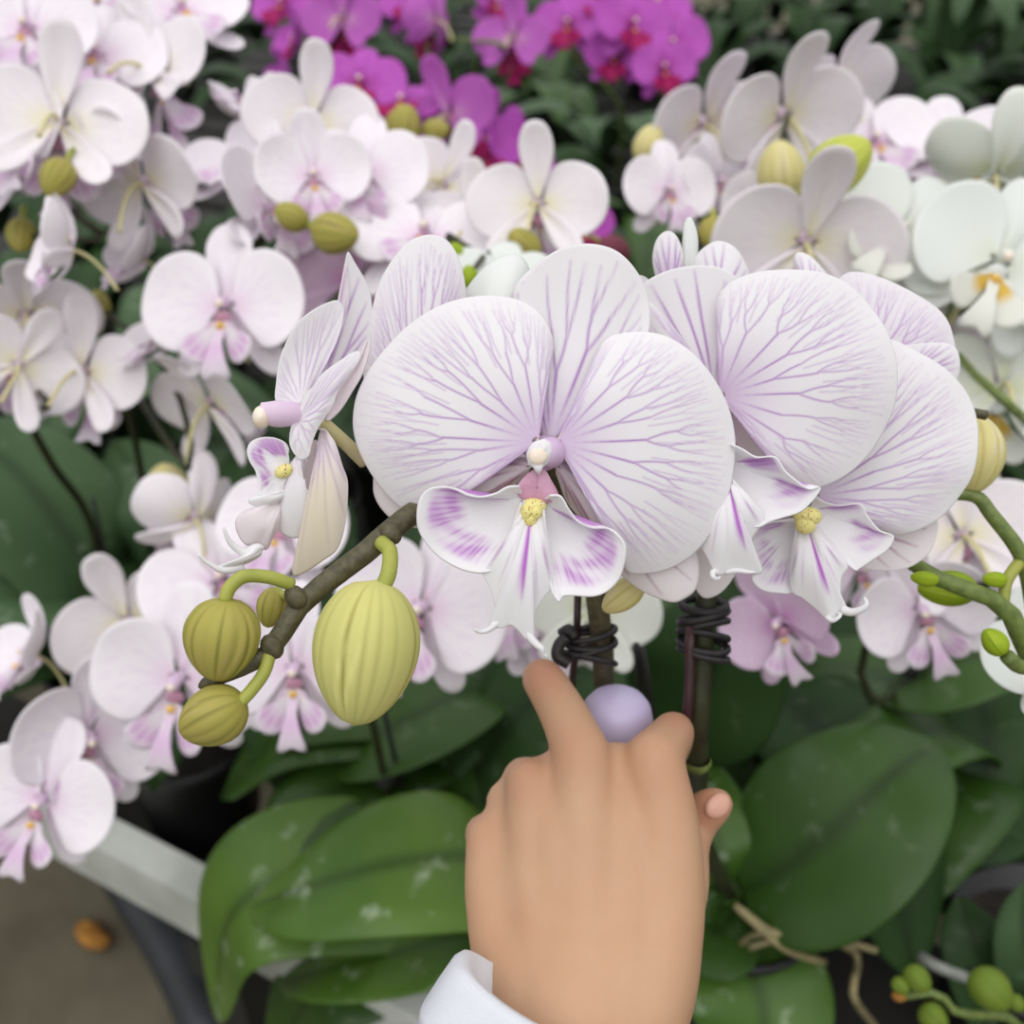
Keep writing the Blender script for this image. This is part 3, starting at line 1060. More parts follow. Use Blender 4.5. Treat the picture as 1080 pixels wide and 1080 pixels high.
joined('lip', [(*ll, 0), (*lr, 0), (*lm, 0), (*th, 1)], cal + ci, [M['lip'], M['throat'], M['callus']], F1.root, .0006)

# --- the bloom seen from behind the large one, its petal rising at left
B1 = Traced(PA, 470, 380, .322)
B1.core(merge((*tube([(0, 0, 0), (.004, -.006, -.006), (.012, -.01, -.01)], .0022, 10), 0)), [M['pedicel_pale']])
B1.piece('petal', [(60, 440), (55, 340), (75, 240), (95, 165), (130, 105), (170, 65), (215, 50), (255, 62), (282, 100), (298, 160), (300, 230), (270, 330), (200, 430), (120, 470)],
         (180, 480), Z1, SP, bulge=.003, tip=-.004, veins=VP, seed=21, ns=200, ntt=80)
B1.piece('sepal', [(330, 240), (300, 190), (330, 140), (370, 105), (420, 92), (450, 120), (455, 180), (430, 260), (380, 290)], (370, 300), Z1, [M['white'], M['white_back']], h0=-.01,
         bulge=.003, tip=-.01, ns=60, ntt=30)
B1.piece('petal', [(430, 260), (415, 200), (425, 160), (470, 115), (520, 85), (550, 80), (560, 130), (540, 220), (490, 290)], (480, 320), Z1, SP, h0=-.004,
         bulge=.003, tip=-.003, ns=80, ntt=40, veins=VS, seed=8)

# --- the bloom in profile at far left of the plant
FL = Traced(PA, 326, 440, .303)
c0 = FL.l3(318, 440, 0)
colm = tube([FL.l3(322, 437, .0), FL.l3(306, 437, .003), FL.l3(290, 437, .004), FL.l3(275, 434, .004)], [.0030, .0036, .0038, .0024], 16)
ant = ellipsoid(FL.l3(277, 441, .0045), ((.0026, 0, 0), (0, .0034, 0), (0, 0, .0034)), 10, 14)
pedl = tube([FL.l3(330, 436, -.002), FL.l3(345, 450, -.004), FL.l3(362, 465, -.007), FL.l3(384, 486, -.012)], [.0022, .0022, .0022, .0024], 10)
FL.core(merge((*colm, 0), (*ant, 1), (*pedl, 2)), [M['column'], M['anther'], M['pedicel_pale']])
at_ = FL.root.data.attributes.new('blush', 'FLOAT', 'POINT')
at_.data.foreach_set('value', np.linspace(.38, .0, len(FL.root.data.vertices)).astype(np.float32))
FL.piece('sepal', [(400, 830), (440, 720), (500, 620), (545, 500), (575, 400), (580, 320), (570, 200), (570, 92), (610, 150), (665, 240), (695, 310), (708, 400), (705, 500), (680, 640),
                   (640, 750), (560, 860), (470, 900)], (420, 900), ZA, SP, h0=-.006, bulge=-.004, tip=-.004, tilt=(-.6, 0), veins=VS, seed=31, ns=120, ntt=60)
FL.piece('petal', [(280, 980), (175, 945), (175, 830), (195, 700), (240, 590), (300, 490), (390, 415), (480, 370), (520, 368), (548, 410), (540, 500), (500, 620), (440, 740),
                   (400, 810), (340, 880)], (310, 960), ZA, SP, h0=-.002, bulge=-.003, tip=-.003, tilt=(-.3, 0), veins=dict(n=9, w=.00028, levels=2), vmask=lambda xy, S, T, rel: .6 + 0 * T, seed=32, ns=160, ntt=70)
FL.piece('petal', [(320, 900), (380, 850), (430, 780), (520, 710), (600, 655), (640, 648), (640, 690), (590, 770), (520, 870), (490, 950), (440, 1030), (400, 1100), (370, 1180), (350, 1250),
                   (300, 1260), (250, 1180), (262, 1060), (290, 960)], (300, 1050), ZA, SP, h0=.004, bulge=.002, tip=.001, tilt=(.35, 0), veins=dict(n=9, w=.00028, levels=2), vmask=lambda xy, S, T, rel: .6 + 0 * T, seed=33, ns=160, ntt=70)
FL.piece('sepal', [(440, 1010), (500, 900), (580, 770), (640, 690), (695, 560), (700, 620), (660, 760), (600, 870), (540, 970), (480, 1035), (450, 1045)], (448, 1030), ZA,
         [M['striped_back'], M['striped_back']], h0=-.001, bulge=-.002, ns=80, ntt=30)
FL.piece('petal', [(380, 250), (440, 270), (440, 380), (425, 490), (455, 570), (482, 625), (450, 720), (380, 745), (320, 720), (292, 650), (300, 540), (330, 440), (350, 340)],
         (400, 270), ZB, SP, h0=.003, bulge=.003, tip=-.002, ns=100, ntt=40, blush=basblush(.15, .01), seed=34)
FL.piece('sepal', [(515, 120), (560, 130), (610, 200), (650, 330), (680, 420), (680, 540), (665, 680), (625, 810), (540, 880), (450, 940), (380, 965), (378, 900), (410, 790), (460, 690),
                   (510, 570), (540, 440), (520, 300), (508, 200)], (535, 120), ZB, [M['striped_back'], M['striped_back']], h0=.001, bulge=.005, tip=.002, tilt=(.2, 0), ns=120, ntt=60,
         veins=dict(n=6, w=.0004, levels=0, s0=.15, s1=.85), blush=lambda xy, S, T, rel: .75 * np.exp(-((S - .5) / .25) ** 2) * smooth(T, .1, .5), seed=35)
FL.piece('sepal', [(440, 250), (500, 180), (520, 260), (525, 400), (520, 470), (490, 486), (450, 460), (440, 350)], (480, 200), ZB, [M['striped_back'], M['striped_back']], h0=-.003, ns=50, ntt=20,
         blush=basblush(.2, .01))
p1 = FL.piece('lip', [(350, 240), (330, 200), (270, 172), (200, 172), (140, 200), (120, 250), (135, 310), (165, 360), (180, 430), (180, 500), (250, 490), (320, 440), (360, 360)], (350, 330), ZB,
              [M['lip']], h0=.002, bulge=.002, tip=.002, ns=90, ntt=40, blush=soft(lobe_zone((.05, .3), 1, .5, (.1, .7)), .4), veins=VL, vmask=lobe_zone((.05, .35), 1, .5, (.1, .8)), seed=106, raw=True)
p2 = FL.piece('lip', [(330, 470), (260, 500), (180, 515), (130, 525), (140, 550), (200, 565), (270, 545), (330, 500)], (320, 480), ZB, [M['lip']], h0=.004, bulge=.002, ns=60, ntt=20, raw=True)
p3 = FL.piece('lip', [(300, 530), (200, 565), (110, 590), (60, 640), (65, 710), (110, 780), (180, 790), (225, 810), (260, 740), (295, 680), (310, 580)], (295, 545), ZB, [M['striped_back']],
              h0=.002, bulge=.004, ns=80, ntt=30, raw=True)
p4 = FL.piece('lip', [(215, 800), (180, 780), (130, 795), (90, 840), (50, 880), (-20, 905), (-60, 915), (20, 920), (110, 890), (190, 850)], (200, 815), ZB, [M['lip']], h0=.004, bulge=.003, ns=60, ntt=20, raw=True)
cirr = [tube([FL.l3(x, y, .004 + .001 * i) for i, (x, y) in enumerate(q)], r_, 8) for q, r_ in (
    ([(262, 585), (250, 578), (243, 570), (238, 557)], [.0012, .0008, .0005, .0002]), ([(258, 598), (238, 602), (222, 594), (212, 585)], [.0012, .0008, .0004, .0002]))]
caly = ellipsoid(FL.l3(300, 497, .005), ((.0022, .0012, 0), (-.0008, .0015, 0), (0, 0, .0012)), 10, 14)
joined('lip', [(*p1, 0), (*p2, 0), (*p3, 1), (*p4, 0)], [(*cirr[0], 0), (*cirr[1], 0), (*caly, 2)], [M['lip'], M['striped_back'], M['callus']], FL.root)

# --- stem and bud spike of the near plant
cw = wpos(PA) + [0, 0, PH]
stem(PA, [cw - [0, 0, .02], P(640, 790, .50), P(637, 720, .40), P(633, 660, .372), P(615, 560, .352), P(570, 480, .338), P(500, 500, .328), P(430, 545, .306),
          P(385, 583, .298), P(340, 617, .293), P(308, 648, .289), P(288, 685, .286), P(255, 703, .284), P(222, 716, .283)],
     .0045, .0026, 'spike')
part('stem_tip', ellipsoid(P(226, 715, .282), (unit(P(222, 718, .283) - P(250, 704, .283)) * .0050, UP * .0022, FW * .0022)), [M['spike']], PA)
for x, y, dd, dx in ((412, 562, .2985, .0), (312, 630, .288, 0.), (287, 682, .2845, 0)):
    part('node_bract', ellipsoid(P(x, y, dd), (cdir((.6, -.8, 0)) * .0038, cdir((.8, .6, 0)) * .0030, FW * .0034), 10, 14), [M['spike']], PA)
bud(PA, P(396, 612, .284), P(374, 765, .284), .0148, 'bud_big', 20, .86, ped=[P(402, 572, .296), P(411, 582, .292), P(410, 604, .287), P(403, 620, .285)], pr=.0023, seed=.6, amp=.032)
bud(PA, P(241, 632, .280), P(228, 718, .283), .0104, 'bud_small', 16, .80, ped=[P(308, 617, .288), P(285, 609, .284), P(258, 608, .281), P(242, 620, .280), P(237, 634, .280)], pr=.0019, seed=1.4, amp=.06)
bud(PA, P(257, 738, .280), P(191, 773, .281), .0083, 'bud_small', 12, .85, ped=[P(286, 684, .284), P(279, 708, .282), P(266, 727, .281), P(252, 742, .280)], pr=.0018, seed=2.3, amp=.04)
bud(PA, P(290, 620, .32), P(282, 662, .32), .0048, 'bud_small', 10, ped=[P(315, 632, .31), P(300, 628, .318), P(290, 622, .32)], pr=.0014)
# a half hidden bud and petals under the bloom
bud(PA, P(678, 612, .325), P(636, 644, .33), .0048, 'bud_cream', 10, ped=[P(690, 600, .33), P(680, 608, .327), P(676, 613, .325)], pr=.0014)

# stake and tie on the near stem
part('stake', tube([P(610, 610, .372), P(608, 680, .378), P(604, 760, .44), cw + [.02, 0, -.02]], .0014, 8), [M['stake']], PA)


def coil(c, rx, ry, n, dz, rr, seed=0):
    q = random.Random(seed)
    ds = []
    for k in range(n):
        tl = [q.uniform(-.3, .3), q.uniform(-.3, .3)]
        ds.append(tube([c + RT * math.cos(t) * rx + FW * math.sin(t) * ry + UP * (k * dz + math.sin(t + tl[0] * 9) * rx * .25) for t in np.linspace(0, 6.28, 17)], rr, 7))
    return ds


cl = coil(P(622, 694, .372), .0092, .006, 4, .0030, .0012, 1) + [tube([P(598, 672, .366), P(590, 680, .366), P(588, 692, .366), P(600, 700, .366)], .0022, 8),
                                                                  tube([P(592, 668, .368), P(600, 664, .366), P(606, 672, .366)], .002, 8)]
v, f, _ = merge(*cl)
part('tie', (v, f), [M['tie']], PA)
for a, b in (((671, 680), (677, 752)), ((677, 684), (689, 760))):
    part('stake', tube([P(*a, .44), P(*b, .47)], .0016, 8, smoothpts=False), [M['stake_dark']], PA)

# leaves of the near plant, lower left
leaf(PA, [P(570, 925, .69), P(505, 905, .645), P(420, 910, .625), P(330, 935, .63), P(262, 958, .665)], .104, (-.15, .75, .65), 'leaf', .20, .10, .62, tipcurl=1)
leaf(PA, [P(540, 960, .70), P(430, 930, .70), P(320, 925, .69), P(245, 965, .70), P(228, 1075, .76)], .105, (-.5, .4, .75), 'leaf', .2, .05, .8)
leaf(PA, [P(570, 985, .69), P(500, 985, .67), P(420, 1005, .675), P(350, 1022, .69), P(295, 1035, .73)], .068, (0, .8, .6), 'leaf', .2, .05, .7)
leaf(PA, [P(480, 1000, .76), P(400, 1020, .74), P(330, 1050, .75), P(285, 1130, .80)], .075, (-.2, .5, .85), 'leaf_mid', .2, .05, .8)
leaf(PA, [P(580, 890, .74), P(520, 850, .73), P(460, 838, .74), P(420, 842, .78)], .06, (0, .8, .6), 'leaf_mid', .2, .05, .8)

# ================================================================== second near plant, right stem
PB = plant('striped orchid on the thick right stem, overlapping blooms above broad glossy leaves', crown_at(770, 935), leaves=0)
F2 = Traced(PB, 757, 415, .315)
striped_core(F2, 745, 430, [np.array([0, 0, -.004]), np.array([.008, .004, -.014]), np.array([.016, -.004, -.03])], sc=.7)
F2.piece('sepal', [(205, 430), (150, 330), (100, 280), (50, 230), (38, 175), (90, 140), (160, 125), (230, 130), (280, 160), (290, 210), (270, 300), (250, 380), (235, 430)], (225, 450), Z2, SP,
         h0=-.004, bulge=-.002, tip=-.003, veins=dict(n=10, w=.0004, levels=0, s0=.12, s1=.9), seed=41, ns=140, ntt=60)
F2.piece('petal', [(215, 430), (160, 330), (110, 260), (75, 220), (55, 215), (20, 260), (-40, 330), (-60, 450), (0, 560), (100, 560), (190, 490)], (220, 445), Z2, SP,
         h0=-.002, bulge=.002, tip=-.003, veins=VP, seed=42)
F2.piece('sepal', [(200, 480), (130, 560), (40, 700), (-20, 820), (-10, 900), (50, 945), (120, 972), (165, 950), (185, 870), (200, 760), (225, 600), (230, 480)], (215, 470), Z2, WN,
         h0=-.009, bulge=-.002, tip=-.006, veins=dict(n=5, w=.00035, levels=1, s0=.1, s1=.95), seed=43)
F2.piece('sepal', [(220, 480), (190, 600), (170, 750), (165, 880), (175, 940), (200, 970), (240, 955), (275, 910), (320, 820), (380, 690), (385, 600), (330, 520), (260, 470)], (235, 470), Z2, WN,
         h0=-.008, bulge=-.002, tip=-.006, veins=dict(n=5, w=.0004, levels=0, s0=.1, s1=.95), blush=basblush(.2, .012), seed=44)
F2.piece('petal', [(232, 432), (245, 380), (236, 300), (228, 240), (240, 195), (275, 165), (330, 148), (400, 145), (480, 155), (550, 190), (600, 245), (640, 310), (662, 390), (660, 470), (640, 530),
                   (600, 600), (550, 650), (490, 680), (430, 688), (395, 660), (380, 620), (370, 580), (340, 540), (300, 510), (255, 475)], (238, 450), Z2, SP, h0=.003, bulge=.003, tip=-.004, edge=.0015,
         rip=.0008, nr=4, ns=330, ntt=130, veins=dict(n=11, w=.00034, levels=3), blush=basblush(.6, .014), seed=45)
q1 = F2.piece('lip', [(210, 200), (260, 225), (320, 260), (400, 262), (450, 330), (540, 400), (590, 395), (570, 440), (510, 500), (440, 525), (380, 545), (330, 570), (270, 560), (215, 520), (180, 420),
                      (190, 300)], (190, 290), ZR, [M['lip']], h0=.008, bulge=-.003, tip=.006, ns=140, ntt=60, blush=soft(lobe_zone((.08, .28), 1, .5, (.3, .6)), .55), veins=VL, vmask=lobe_zone((.08, .28), 1, .5, (.28, .58)), seed=103, raw=True)
q2 = F2.piece('lip', [(150, 380), (120, 480), (80, 600), (75, 640), (110, 710), (135, 760), (160, 785), (190, 775), (215, 760), (260, 768), (325, 780), (345, 760), (310, 700), (300, 620),
                      (350, 545), (330, 480), (260, 420), (200, 330)], (190, 330), ZR, [M['lip']], h0=.010, bulge=.006, tip=.003, ns=160, ntt=60, blush=soft(mid_blush, .9), veins=VM, vmask=mid_zone, seed=107, raw=True)
q3 = ellipsoid(F2.l3(752, 470, .012), ((.004, 0, 0), (0, .003, 0), (0, 0, .003)), 10, 14)
ci2 = [(*cirrus(F2, ZR, [(150, 770), (132, 775), (134, 795), (150, 804), (164, 796)], 0.0009, [.0125, .014, .015, .0145, .0135]), 0),
       (*cirrus(F2, ZR, [(190, 772), (240, 766), (290, 772), (335, 768)], .0007, [.0125, .0135, .0135, .013]), 0)]
joined('lip', [(*q1, 0), (*q2, 0)], [(*q3, 1)] + ci2, [M['lip'], M['callus']], F2.root)

F3 = Traced(PB, 862, 520, .335)
striped_core(F3, 850, 516, [np.array([0, 0, -.004]), np.array([.008, .008, -.014]), np.array([.012, .01, -.03])], sc=.55)
F3.piece('petal', [(480, 690), (520, 600), (580, 480), (620, 380), (650, 318), (720, 350), (790, 400), (840, 470), (858, 550), (850, 640), (820, 700), (770, 760), (700, 795), (640, 795), (600, 760),
                   (570, 710), (520, 705)], (478, 705), Z2, SP, h0=.002, bulge=.003, tip=-.004, edge=.001, rip=.0007, ns=280, ntt=110, veins=dict(n=11, w=.00034, levels=3), blush=basblush(.3, .012), seed=51)
F3.piece('petal', [(470, 700), (420, 620), (330, 540), (260, 560), (240, 640), (270, 740), (340, 790), (430, 750)], (470, 715), Z2, SP, h0=.0, bulge=.002, tip=-.004, veins=VP, seed=52, ns=120, ntt=50)
F3.piece('sepal', [(470, 690), (430, 600), (420, 480), (450, 380), (520, 340), (590, 370), (610, 470), (600, 600), (560, 680), (520, 700)], (490, 710), Z2, SP, h0=-.004, bulge=-.002, veins=VS, seed=53, ns=100, ntt=40)
F3.piece('sepal', [(490, 710), (560, 700), (640, 740), (720, 770), (766, 765), (765, 800), (748, 845), (700, 882), (640, 890), (590, 880), (540, 820), (500, 750)], (488, 720), Z2, WN, h0=-.006, bulge=-.002,
         tip=-.004, veins=dict(n=6, w=.0004, levels=1), seed=54, ns=140, ntt=60)
F3.piece('sepal', [(480, 720), (440, 760), (400, 830), (390, 900), (420, 930), (470, 900), (500, 800)], (484, 715), Z2, WN, h0=-.007, tip=-.004, ns=60, ntt=24)
r1 = F3.piece('lip', [(580, 430), (620, 455), (680, 470), (770, 465), (800, 520), (850, 580), (905, 605), (880, 660), (820, 705), (765, 745), (750, 753), (710, 720), (650, 660), (590, 590), (560, 520)],
              (555, 490), ZR, [M['lip']], h0=.006, bulge=-.002, tip=.004, ns=140, ntt=60, blush=soft(lobe_zone((.08, .28), 1, .5, (.3, .62)), .55), veins=VL, vmask=lobe_zone((.08, .28), 1, .55, (.28, .62)), seed=104, raw=True)
r2 = F3.piece('lip', [(500, 540), (430, 540), (370, 550), (330, 560), (295, 630), (300, 700), (330, 760), (310, 800), (350, 845), (420, 858), (490, 850), (520, 760), (530, 650), (530, 560)], (530, 520), ZR,
              [M['lip']], h0=.006, bulge=-.002, tip=.004, ns=140, ntt=60, blush=soft(lobe_zone((.1, .3), .7, .6, (.3, .8)), .3), veins=VL, vmask=lobe_zone((.1, .3), .8, .5, (.25, .8)), seed=105, raw=True)
r3 = F3.piece('lip', [(500, 560), (480, 700), (480, 840), (530, 880), (580, 920), (620, 960), (652, 976), (688, 945), (720, 935), (696, 905), (685, 850),
                      (690, 780), (715, 735), (660, 670), (600, 600), (570, 550)], (540, 530), ZR, [M['lip']], h0=.008, bulge=.006, tip=.003, ns=180, ntt=60, blush=soft(mid_blush, .9), veins=VM, vmask=mid_zone, seed=107, raw=True)
r4 = [(*ellipsoid(F3.l3(852, 545, .013), ((.0042, 0, 0), (0, .003, 0), (0, 0, .003)), 10, 14), 1), (*ellipsoid(F3.l3(850, 553, .014), ((.003, 0, 0), (0, .003, 0), (0, 0, .002)), 10, 14), 1)]
ci3 = [(*cirrus(F3, ZR, [(695, 925), (730, 935), (765, 926), (790, 908), (795, 890), (786, 872)], .0013, [.0115, .0125, .0135, .014, .014, .0135]), 0),
       (*cirrus(F3, ZR, [(630, 960), (652, 974), (676, 962), (688, 946), (672, 940)], .0007, [.0115, .0125, .013, .0125, .012]), 0)]
joined('lip', [(*r1, 0), (*r2, 0), (*r3, 0)], r4 + ci3, [M['lip'], M['callus']], F3.root)

# bloom behind, its petal folding out to the right
F4 = Traced(PB, 880, 400, .352)
F4.core(merge((*tube([(0, 0, 0), (.0, -.006, -.008), (.006, -.012, -.014)], .0022, 10), 0)), [M['pedicel_pale']])
F4.piece('petal', [(560, 330), (530, 240), (535, 170), (570, 145), (640, 165), (720, 210), (780, 260), (805, 320), (812, 400), (790, 430), (700, 420), (620, 400)], (600, 420), Z2, SP, bulge=.004, tip=-.004,
         veins=VP, blush=basblush(.2, .03), seed=61, ns=200, ntt=80)
F4.piece('sepal', [(690, 335), (740, 328), (800, 335), (820, 370), (815, 420), (790, 440), (740, 420)], (680, 420), Z2, SP, h0=.003, bulge=.002, veins=VS, seed=62, ns=60, ntt=24)
F4.piece('petal', [(440, 160), (430, 110), (440, 88), (470, 100), (505, 140), (530, 180), (520, 230), (470, 230)], (480, 240), Z2, SP, h0=-.004, bulge=.003, tip=-.002, ns=60, ntt=30, veins=VS, seed=63)
F5 = Traced(PB, 730, 300, .345)
F5.core(merge((*tube([(0, 0, 0), (.004, -.006, -.008), (.01, -.014, -.014)], .0022, 10), 0)), [M['pedicel_pale']])
F5.piece('petal', [(180, 180), (170, 120), (190, 85), (230, 65), (270, 80), (295, 115), (308, 160), (280, 230), (220, 240)], (235, 250), Z2, SP, bulge=.003, tip=-.003, veins=VS, seed=71, ns=90, ntt=40)
F5.piece('petal', [(78, 150), (70, 100), (80, 55), (105, 35), (130, 50), (146, 100), (140, 150), (120, 200), (95, 200)], (115, 220), Z2, SP, h0=-.002, bulge=.003, veins=VS, blush=lambda xy, S, T, rel: .5 * (1 - smooth(T, .3, .9)), seed=72, ns=80, ntt=40)
F5.piece('sepal', [(140, 130), (145, 60), (150, 15), (165, 5), (180, 45), (180, 100), (165, 150)], (155, 170), Z2, [M['white'], M['white_back']], h0=-.004, bulge=.002, ns=50, ntt=20)
F5.piece('sepal', [(0, 160), (20, 140), (50, 145), (70, 170), (50, 200), (10, 195)], (40, 220), Z2, SP, h0=-.006, ns=40, ntt=16)

cb = wpos(PB) + [0, 0, PH]
stem(PB, [cb - [0, 0, .02], P(740, 880, .52), P(735, 800, .385), P(740, 700, .368), P(744, 640, .362), P(760, 540, .357), P(800, 450, .358), P(870, 430, .365), P(930, 470, .375)], .0050, .0026, 'spike_dark')
part('stake', tube([P(728, 660, .360), P(727, 720, .362), P(724, 770, .37), P(724, 860, .45)], .0018, 8), [M['stake']], PB)
v, f, _ = merge(*(coil(P(742, 690, .366), .0086, .0075, 5, .0034, .0013, 4) + coil(P(742, 650, .364), .0078, .006, 2, .004, .0016, 6)))
part('tie', (v, f), [M['tie']], PB)
part('stem_node', lathe(P(735, 803, .385), [(.0048, -.002), (.0056, 0), (.0048, .002)], 16), [M['spike_green']], PB)
leaf(PB, [P(782, 942, .665), P(830, 915, .645), P(890, 865, .63), P(950, 810, .64), P(990, 785, .665)], .118, (-.25, .55, .8), 'leaf_mid', .16, .06, .72)
leaf(PB, [P(780, 950, .68), P(762, 905, .665), P(752, 850, .68), P(745, 800, .72)], .05, (.1, .4, .9), 'leaf', .25, .03, .9)
leaf(PB, [P(775, 960, .68), P(756, 985, .66), P(735, 960, .65), P(722, 930, .66)], .06, (.1, .6, .8), 'leaf_mid', .2, .05, .8)
leaf(PB, [P(768, 985, .69), P(790, 1020, .665), P(806, 1075, .65), P(795, 1150, .65)], .098, (.1, .6, .8), 'leaf', .16, .06, .8)
leaf(PB, [P(800, 940, .72), P(890, 925, .72), P(980, 915, .73), P(1090, 905, .75)], .07, (-.1, .3, .9), 'leaf_mid', -.1, .05, .9)
leaf(PB, [P(840, 900, .76), P(920, 870, .74), P(1000, 868, .73), P(1085, 890, .74)], .085, (.0, .75, .66), 'leaf_dark', .18, .05, .8)
leaf(PB, [P(860, 860, .82), P(920, 800, .82), P(970, 765, .84), P(1012, 830, .86)], .07, (0, .8, .6), 'leaf_mid', .18, .05, .8)
for k, q in enumerate(([(775, 955, .64), (820, 985, .635), (862, 975, .625), (900, 1000, .635)], [(780, 960, .64), (830, 1002, .635), (870, 1015, .655)],
                       [(790, 1000, .64), (840, 985, .635), (880, 990, .64), (925, 1003, .635)], [(880, 992, .635), (905, 1010, .67), (900, 1050, .64), (925, 1085, .7)],
                       [(775, 1000, .67), (800, 985, .64), (830, 990, .64), (850, 1005, .67)], [(870, 970, .635), (876, 985, .635), (860, 1000, .64)])):
    part('root', tube([P(*a) for a in q], .0024 - .0002 * (k % 3), 8), [M['root']], PB)

# ================================================================== the person's hand
JN = []


def chain(pts, rad):
    JN.append(([P(*p) for p in pts], rad))


mm = .001
# back of the hand: knuckles to wrist
chain([(690, 800, .343), (700, 880, .338), (692, 980, .330), (650, 1085, .316), (518, 1200, .312)], [10 * mm, 12.5 * mm, 15.5 * mm, 19 * mm, 18 * mm])
chain([(612, 792, .344), (616, 880, .337), (618, 980, .328), (615, 1085, .314), (503, 1200, .312)], [10 * mm, 12 * mm, 15 * mm, 19 * mm, 18 * mm])
chain([(560, 828, .346), (566, 910, .338), (578, 1000, .328), (590, 1085, .314), (491, 1200, .312)], [9 * mm, 11 * mm, 14 * mm, 18 * mm, 18 * mm])
chain([(516, 884, .347), (519, 935, .341), (534, 1000, .332), (560, 1070, .318), (482, 1200, .312)], [8 * mm, 9.5 * mm, 12 * mm, 15 * mm, 17 * mm])
chain([(705, 950, .345), (690, 1010, .340), (655, 1085, .325)], [11 * mm, 14 * mm, 17 * mm])
chain([(650, 806, .350), (657, 870, .3405), (655, 970, .330), (634, 1085, .315), (510, 1200, .312)], [8 * mm, 11.5 * mm, 15 * mm, 19 * mm, 18 * mm])
chain([(586, 815, .351), (592, 880, .339), (599, 980, .329), (603, 1085, .314), (497, 1200, .312)], [8 * mm, 11.5 * mm, 14 * mm, 19 * mm, 18 * mm])
chain([(536, 862, .351), (544, 920, .341), (556, 1000, .331), (575, 1080, .316)], [8.5 * mm, 10 * mm, 13 * mm, 17 * mm])
chain([(530, 842, .356), (560, 900, .352)], [6 * mm, 9 * mm])
# middle finger reaching up and away, then folding down behind
chain([(612, 792, .344), (594, 752, .352), (573, 717, .362), (577, 728, .384), (600, 765, .402), (618, 790, .404)], [9.8 * mm, 8.6 * mm, 7.7 * mm, 7.4 * mm, 6.8 * mm, 5.8 * mm])
# index finger: short and foreshortened, folding down round the stem
chain([(690, 800, .343), (703, 783, .352), (711, 772, .362), (708, 790, .383), (692, 815, .398), (680, 835, .398)], [9.8 * mm, 8.4 * mm, 7.4 * mm, 7.2 * mm, 6.8 * mm, 5.8 * mm])
# ring and little fingers curled under
chain([(560, 828, .346), (553, 822, .362), (552, 832, .382), (578, 850, .400), (604, 850, .400)], [9 * mm, 8 * mm, 7.6 * mm, 7 * mm, 5.8 * mm])
chain([(516, 884, .347), (511, 880, .360), (520, 888, .376), (548, 900, .392), (575, 895, .393)], [8 * mm, 7.2 * mm, 6.8 * mm, 6.2 * mm, 5.2 * mm])
# thumb from the wrist's right side, its tip showing past the hand
chain([(680, 1010, .340), (712, 940, .352), (722, 895, .366), (733, 868, .372), (748, 853, .368), (757, 848, .367)], [14 * mm, 11.5 * mm, 9.0 * mm, 8.2 * mm, 7.4 * mm, 6.0 * mm])


def capsules(p, r):
    ds = []
    b = catmull(np.hstack([np.array(p), np.array(r)[:, None]]), len(p) * 9)
    for q in b:
        ds.append(ellipsoid(q[:3], (RT * q[3], UP * q[3], FW * q[3]), 12, 16))
    return ds


allc = []
for p, r in JN:
    allc += capsules(p, r)
v, f, _ = merge(*allc)
tmp = link('tmp', mesh('tmp', v, f, []))
rm = tmp.modifiers.new('r', 'REMESH')
rm.mode = 'VOXEL'
rm.voxel_size = .0013
s1_ = tmp.modifiers.new('s', 'SMOOTH')
s1_.factor = .5
s1_.iterations = 26
dg = bpy.context.evaluated_depsgraph_get()
dg.update()
hm = bpy.data.meshes.new_from_object(tmp.evaluated_get(dg))
bpy.data.objects.remove(tmp)
hm.name = 'person'
hm.materials.clear()
hm.materials.append(M['skin'])
hv = np.zeros(len(hm.vertices) * 3)
hm.vertices.foreach_get('co', hv)
hv = hv.reshape(-1, 3)
bl = np.zeros(len(hv))
for q, r_, k_ in (((573, 705, .355), .010, .8), ((711, 766, .355), .010, .6), ((688, 800, .334), .012, .35), ((608, 790, .336), .011, .3), ((556, 820, .34), .010, .35), ((512, 878, .34), .010, .35),
                  ((752, 850, .362), .010, .8)):
    bl = np.maximum(bl, k_ * np.exp(-(np.linalg.norm(hv - P(*q), axis=1) / r_) ** 2))
at_ = hm.attributes.new('blush', 'FLOAT', 'POINT')
at_.data.foreach_set('value', bl.astype(np.float32))
hm.polygons.foreach_set('use_smooth', np.full(len(hm.polygons), True))
hand = link('person', hm)
tag(hand, 'bare left hand in a white cuff reaching in and gripping the orchid stems', 'person')
part('thumbnail', ellipsoid(P(757, 850, .3622), (cdir((.8, .4, -.35)) * .0054, cdir((-.45, .85, 0)) * .0041, cdir((.3, .15, 1)) * .0021), 10, 16), [M['nail']], hand)

